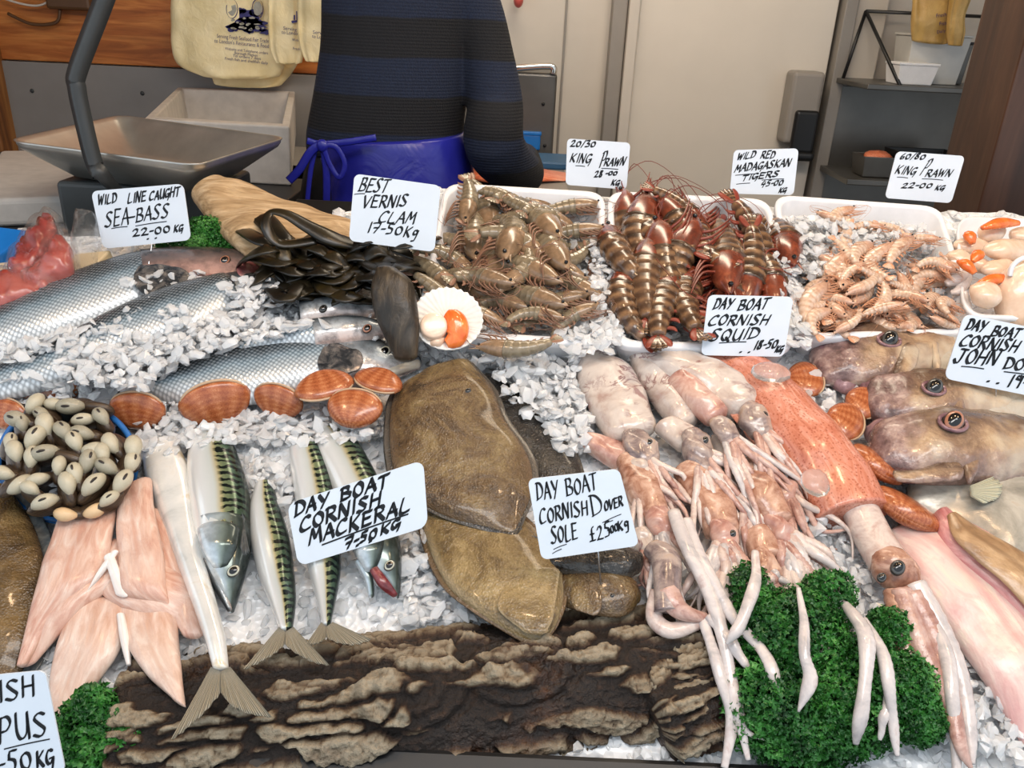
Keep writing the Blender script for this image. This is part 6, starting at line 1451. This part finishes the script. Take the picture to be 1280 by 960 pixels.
# the big orange squid
o = thing('squid', 'big orange squid with speckled skin lying diagonally beside the clams', 'squid', CT.p(1040, 620, 0))
loft('mantle', [(886, 444, 935, 440, .03), (905, 476, 968, 462, .05), (936, 520, 1006, 500, .062), (972, 568, 1046, 544, .068), (1002, 612, 1080, 586, .066), (1018, 652, 1112, 640, .058)], M['squid_orange'], o, n=44, seg=36, k0=.8, k1=.02, jit=.004, jf=22)
loft('fin', [(880, 450, 900, 442, .006, .03), (892, 490, 930, 470, .008, .03), (930, 540, 960, 520, .008, .03), (960, 575, 976, 566, .005, .028)], M['squid_orange'], o, e=.6)
tubep('neck', [(1076, 640, .03), (1092, 672, .03), (1112, 705, .034)], [24, 25, 27], M['arm'], o, seg=20, n=20)
c = CT.p(1118, 712, .036); ball('head', c, pxm(c), M['squid_brown'], o, ((UX*.5-VX*.8).normalized(), (UX*.85+VX*.5).normalized(), WX), (34, 27, 26), 28, 20, jit=.004, jf=60)
dome_eye(o, 1122, 710, .064, 11, 'eye_dark'); dome_eye(o, 1102, 722, .058, 7, 'eye_dark')
A8 = (((1118, 740), (1128, 800), (1150, 850), (1175, 890)), ((1126, 738), (1148, 800), (1176, 860), (1195, 905)), ((1136, 735), (1162, 790), (1190, 850), (1204, 915)), ((1144, 730), (1172, 780), (1198, 840), (1212, 910), (1216, 955)), ((1122, 742), (1138, 790), (1165, 830), (1186, 880)), ((1140, 742), (1170, 800), (1186, 860), (1200, 930), (1214, 960)))
for i, P in enumerate(A8):
    m = len(P); tubep('tentacle', [(x, y, .045-.006*j+.006*(i % 2)) for j, (x, y) in enumerate(P)], [14, 14, 12, 9, 6][:m-1]+[3], M['squid_brown' if i % 2 == 0 else ('arm_pink' if i != 3 else 'strand')], o, n=36, seg=14, rip=lambda t, v: 1+.05*math.sin(t*90))
o = tubep('squid_tentacle', [(1160, 765, .05), (1182, 815, .05), (1190, 870, .045), (1194, 920, .03), (1196, 965, .02)], [6, 10, 9, 7, 6], M['strand'], None, n=36, seg=12); tag(o, 'white tentacle lying along the brown arms of the big orange squid', 'tentacle')
# ice lumps on the squid
for (x, y, w, rx, ry, L_) in ((964, 466, .07, 25, 17, 'round ice lump on the upper end of the big orange squid'), (1019, 603, .075, 18, 22, 'flat oval ice piece stuck on the big orange squid near its open end')):
    c = CT.p(x, y, w); o = ball('ice_lump', c, pxm(c), M['clear_ice'], None, (UX, VX, (WX+V((0, -.2, 0))).normalized()), (rx, ry, 10), 12, 8, jit=.003, jf=50); tag(o, L_, 'ice')
# ---------------------------------------------------------------- wrapped roe and board at the far left
o = mk('blue_crate', *hexa([CT.p(-60, 330, .05), CT.p(0, 318, .05), CT.p(42, 288, .05), CT.p(-40, 278, .05)], WX, .06), M['blue'], None, False); bevel(o, .004); tag(o, 'bright blue crate corner at the left edge under the polystyrene lid', 'crate')
o = mk('wooden_board', *hexa([CT.p(-60, 390, .035), CT.p(100, 352, .035), CT.p(138, 312, .035), CT.p(-20, 330, .035)], WX, .02), M['foam_tray'], None, False); bevel(o, .003); tag(o, 'pale board under the plastic wrapped roe at the left', 'board')
def wrapped(label, st, mat, wr, nm='wrapped_roe'):
    o = thing(nm, label, 'wrapped fish', CT.p(st[0][0], st[0][1], .03))
    loft('roe', st, M[mat], o, jit=.012, jf=70)
    loft('plastic_wrap', wr, M['wrap'], o, n=22, seg=22, jit=.01, jf=45)
    return o
wrapped('long dark red roe in clear plastic standing on the pale board at the left', [(12, 340, 32, 350, .035, .04), (24, 315, 56, 326, .04, .045), (42, 290, 72, 296, .04, .055), (54, 276, 70, 280, .03, .06)], 'red_roe', [(8, 342, 36, 354, .05, .034), (20, 314, 64, 328, .056, .04), (40, 286, 80, 298, .056, .05), (56, 270, 82, 280, .04, .056), (66, 272, 84, 290, .02, .056)])
wrapped('rounded pink roe in shiny clear plastic, right of the long dark red one', [(34, 348, 60, 356, .035, .04), (56, 326, 90, 342, .05, .04), (66, 305, 92, 318, .045, .05)], 'pink_flesh', [(30, 350, 62, 362, .05, .034), (52, 324, 98, 346, .062, .034), (62, 296, 98, 314, .056, .044), (74, 290, 94, 298, .03, .05)])
wrapped('flat pink fish in clear plastic at the left edge below the red roe', [(-40, 350, -40, 392, .03, .035), (0, 345, 10, 382, .034, .036), (40, 345, 60, 366, .03, .036)], 'pink_flesh', [(-60, 346, -60, 398, .04, .03), (0, 340, 12, 390, .046, .032), (44, 340, 74, 368, .04, .032), (70, 336, 84, 354, .02, .034)], 'wrapped_fish')
o = thing('plastic_bag', 'crumpled clear plastic bag standing between the roe and the sea bass card', 'bag', CT.p(108, 318, .04))
loft('film', [(92, 332, 118, 330, .05, .035), (92, 305, 124, 300, .06, .045), (98, 280, 126, 284, .05, .055), (110, 274, 122, 276, .02, .06)], M['wrap'], o, n=18, seg=18, jit=.02, jf=40)
# ---------------------------------------------------------------- handwritten price cards
sign('price_sign', 'card for wild line caught sea bass, left of the driftwood', [(113.5, 239), (229, 229.5), (239, 300), (129, 311)], (184, 325, .03), .12,
  [('WILD', .05, .235, .26, .225, .16), ('LINE', .37, .25, .58, .24, .17), ('CAUGHT', .61, .24, .95, .2, .155), ('SEA', .07, .63, .35, .60, .27, .3), ('-', .33, .60, .43, .58, .2), ('BASS', .42, .59, .80, .55, .24, .3), ('22-00', .36, .835, .80, .82, .13, .1), ('KG', .82, .83, .93, .83, .12)],
  ((.14, .665, .32, .655), (.41, .66, .76, .63)), ((.52, .905), (.61, .905)), (.55, 186, 330, .06))
sign('price_sign', 'card for best vernis clam, standing over the dark kelp', [(443, 217), (551, 232), (543, 315), (436, 301)], (488, 345, .06), .15,
  [('BEST', .06, .245, .40, .2, .2, .3), ('VERNIS', .12, .48, .64, .36, .18, .2), ('CLAM', .32, .665, .75, .60, .17, .3), ('17-50', .2, .83, .62, .80, .15, .2), ('Kg', .62, .83, .80, .80, .15)],
  ((.02, .30, .14, .27),), (), (.46, 487, 348, .03), .012)
sign('price_sign', 'card for king prawn 20/30 behind the leftmost tray', [(709, 173), (788, 178.5), (783, 237), (707, 231)], (745, 238, .03), .1,
  [('20/30', .05, .17, .46, .13, .13, .25), ('KING', .05, .50, .40, .50, .19), ('P', .53, .56, .62, .56, .36, .25), ('RAWN', .60, .53, .94, .47, .17), ('28', .46, .78, .60, .78, .14, .2), ('-00', .64, .72, .84, .70, .09, .2), ('KG', .74, .93, .88, .93, .12)],
  ((.15, .57, .3, .57), (.57, .585, .84, .58)), (), None, .014)
sign('price_sign', 'card for wild red tiger prawns', [(917.5, 187.5), (998.5, 185.5), (992, 244), (912, 242)], (952, 248, .03), .1,
  [('WILD', .06, .22, .34, .17, .15, .3), ('RED', .42, .2, .64, .2, .16, .3), ('MADAGASKAN', .04, .5, .9, .36, .17, .25), ('TIGERS', .16, .70, .74, .58, .13, .3), ('45-00', .47, .83, .82, .77, .13, .3), ('KG', .76, .95, .88, .93, .1)],
  ((.06, .575, .36, .54), (.09, .78, .3, .75), (.48, .68, .82, .65)), (), None, .013)
sign('price_sign', 'card for king prawn 60/80 by the dark post', [(1121, 189), (1206.5, 195), (1189, 254), (1106, 247.5)], (1146, 258, .03), .1,
  [('60/80', .06, .16, .44, .12, .12, .25), ('KING', .05, .46, .36, .47, .17), ('P', .42, .46, .5, .46, .34, .35), ('RAWN', .5, .49, .88, .43, .16), ('22-00', .2, .76, .66, .70, .11, .25), ('KG', .7, .75, .84, .74, .1)],
  ((.1, .54, .26, .54), (.47, .535, .78, .53)), (), None, .012)
sign('price_sign', 'card for day boat Cornish squid', [(885.5, 368.5), (992, 371), (980, 446), (876, 444)], (925, 462, .03), .2,
  [('DAY', .07, .235, .3, .21, .17, .3), ('BOAT', .36, .24, .72, .2, .18, .3), ('CORNISH', .04, .5, .76, .46, .17, .3), ('SQUID', .07, .76, .66, .70, .19, .3), ('18-50', .62, .89, .9, .84, .15, .25), ('KG', .88, .92, .97, .92, .1)],
  ((.2, .79, .52, .76),), ((.47, .935), (.57, .935)), (.45, 925, 470, .0), .014)
sign('price_sign', 'card for day boat Cornish John Dory', [(1206, 392), (1330, 418), (1312, 500), (1180, 473)], (1240, 505, .05), .2,
  [('DAY', .05, .22, .24, .2, .16, .2), ('BOAT', .3, .24, .58, .17, .15, .3), ('CORNISH', .04, .47, .6, .40, .18, .25), ('JOHN', .03, .74, .44, .63, .22, .2), ('DORY', .5, .68, .9, .58, .18, .2), ('19-50', .58, .93, .95, .85, .19, .2)],
  ((.12, .77, .33, .74), (.52, .72, .9, .68)), ((.4, .91), (.49, .91)), (.5, 1245, 512, .03), .013)
sign('price_sign', 'card for day boat Cornish mackerel', [(358.5, 630), (529, 575), (535, 658), (373, 708)], (452, 690, .05), .35,
  [('DAY', .04, .225, .30, .235, .2, .25), ('BOAT', .38, .22, .75, .225, .19, .2), ('CORNISH', .06, .49, .68, .45, .21, .2), ('MACKERAL', .11, .73, .89, .68, .21, .2), ('7-50', .36, .95, .62, .91, .15, .3), ('KG', .64, .9, .8, .87, .13)],
  ((.2, .785, .86, .725),), ((.46, .955), (.56, .955)), (.5, 455, 700, .03), .013)
sign('price_sign', 'card for day boat Cornish Dover sole', [(659.5, 599), (774, 586), (799, 682), (677, 700)], (740, 735, .05), .3,
  [('DAY', .06, .27, .31, .27, .21, .1), ('BOAT', .38, .26, .74, .22, .2, .1), ('CORNISH', .05, .56, .58, .51, .18, .1), ('D', .60, .54, .74, .54, .27, .05), ('OVER', .74, .50, .95, .46, .12, .15), ('SOLE', .13, .82, .42, .80, .2, .1), ('£25', .52, .86, .76, .82, .18, .1), ('-00', .72, .79, .84, .76, .1, .1), ('Kg', .83, .77, .96, .73, .12, .1)],
  ((.69, .645, .9, .57), (.7, .67, .8, .635), (.14, .89, .28, .85), (.12, .94, .22, .90)), (), (.58, 752, 742, .04), .011)
sign('price_sign', 'card cut off by the bottom left corner, ending ISH and PUS', [(-75, 850), (56, 838), (82, 965), (-58, 985)], (20, 985, .06), .3,
  [('ISH', .52, .26, .9, .22, .2, .1), ('PUS', .46, .64, .94, .60, .24, .1), ('-50', .42, .93, .74, .9, .19, .1), ('KG', .76, .92, .93, .9, .15, .1)],
  ((.5, .70, .92, .66),), (), None, .014)
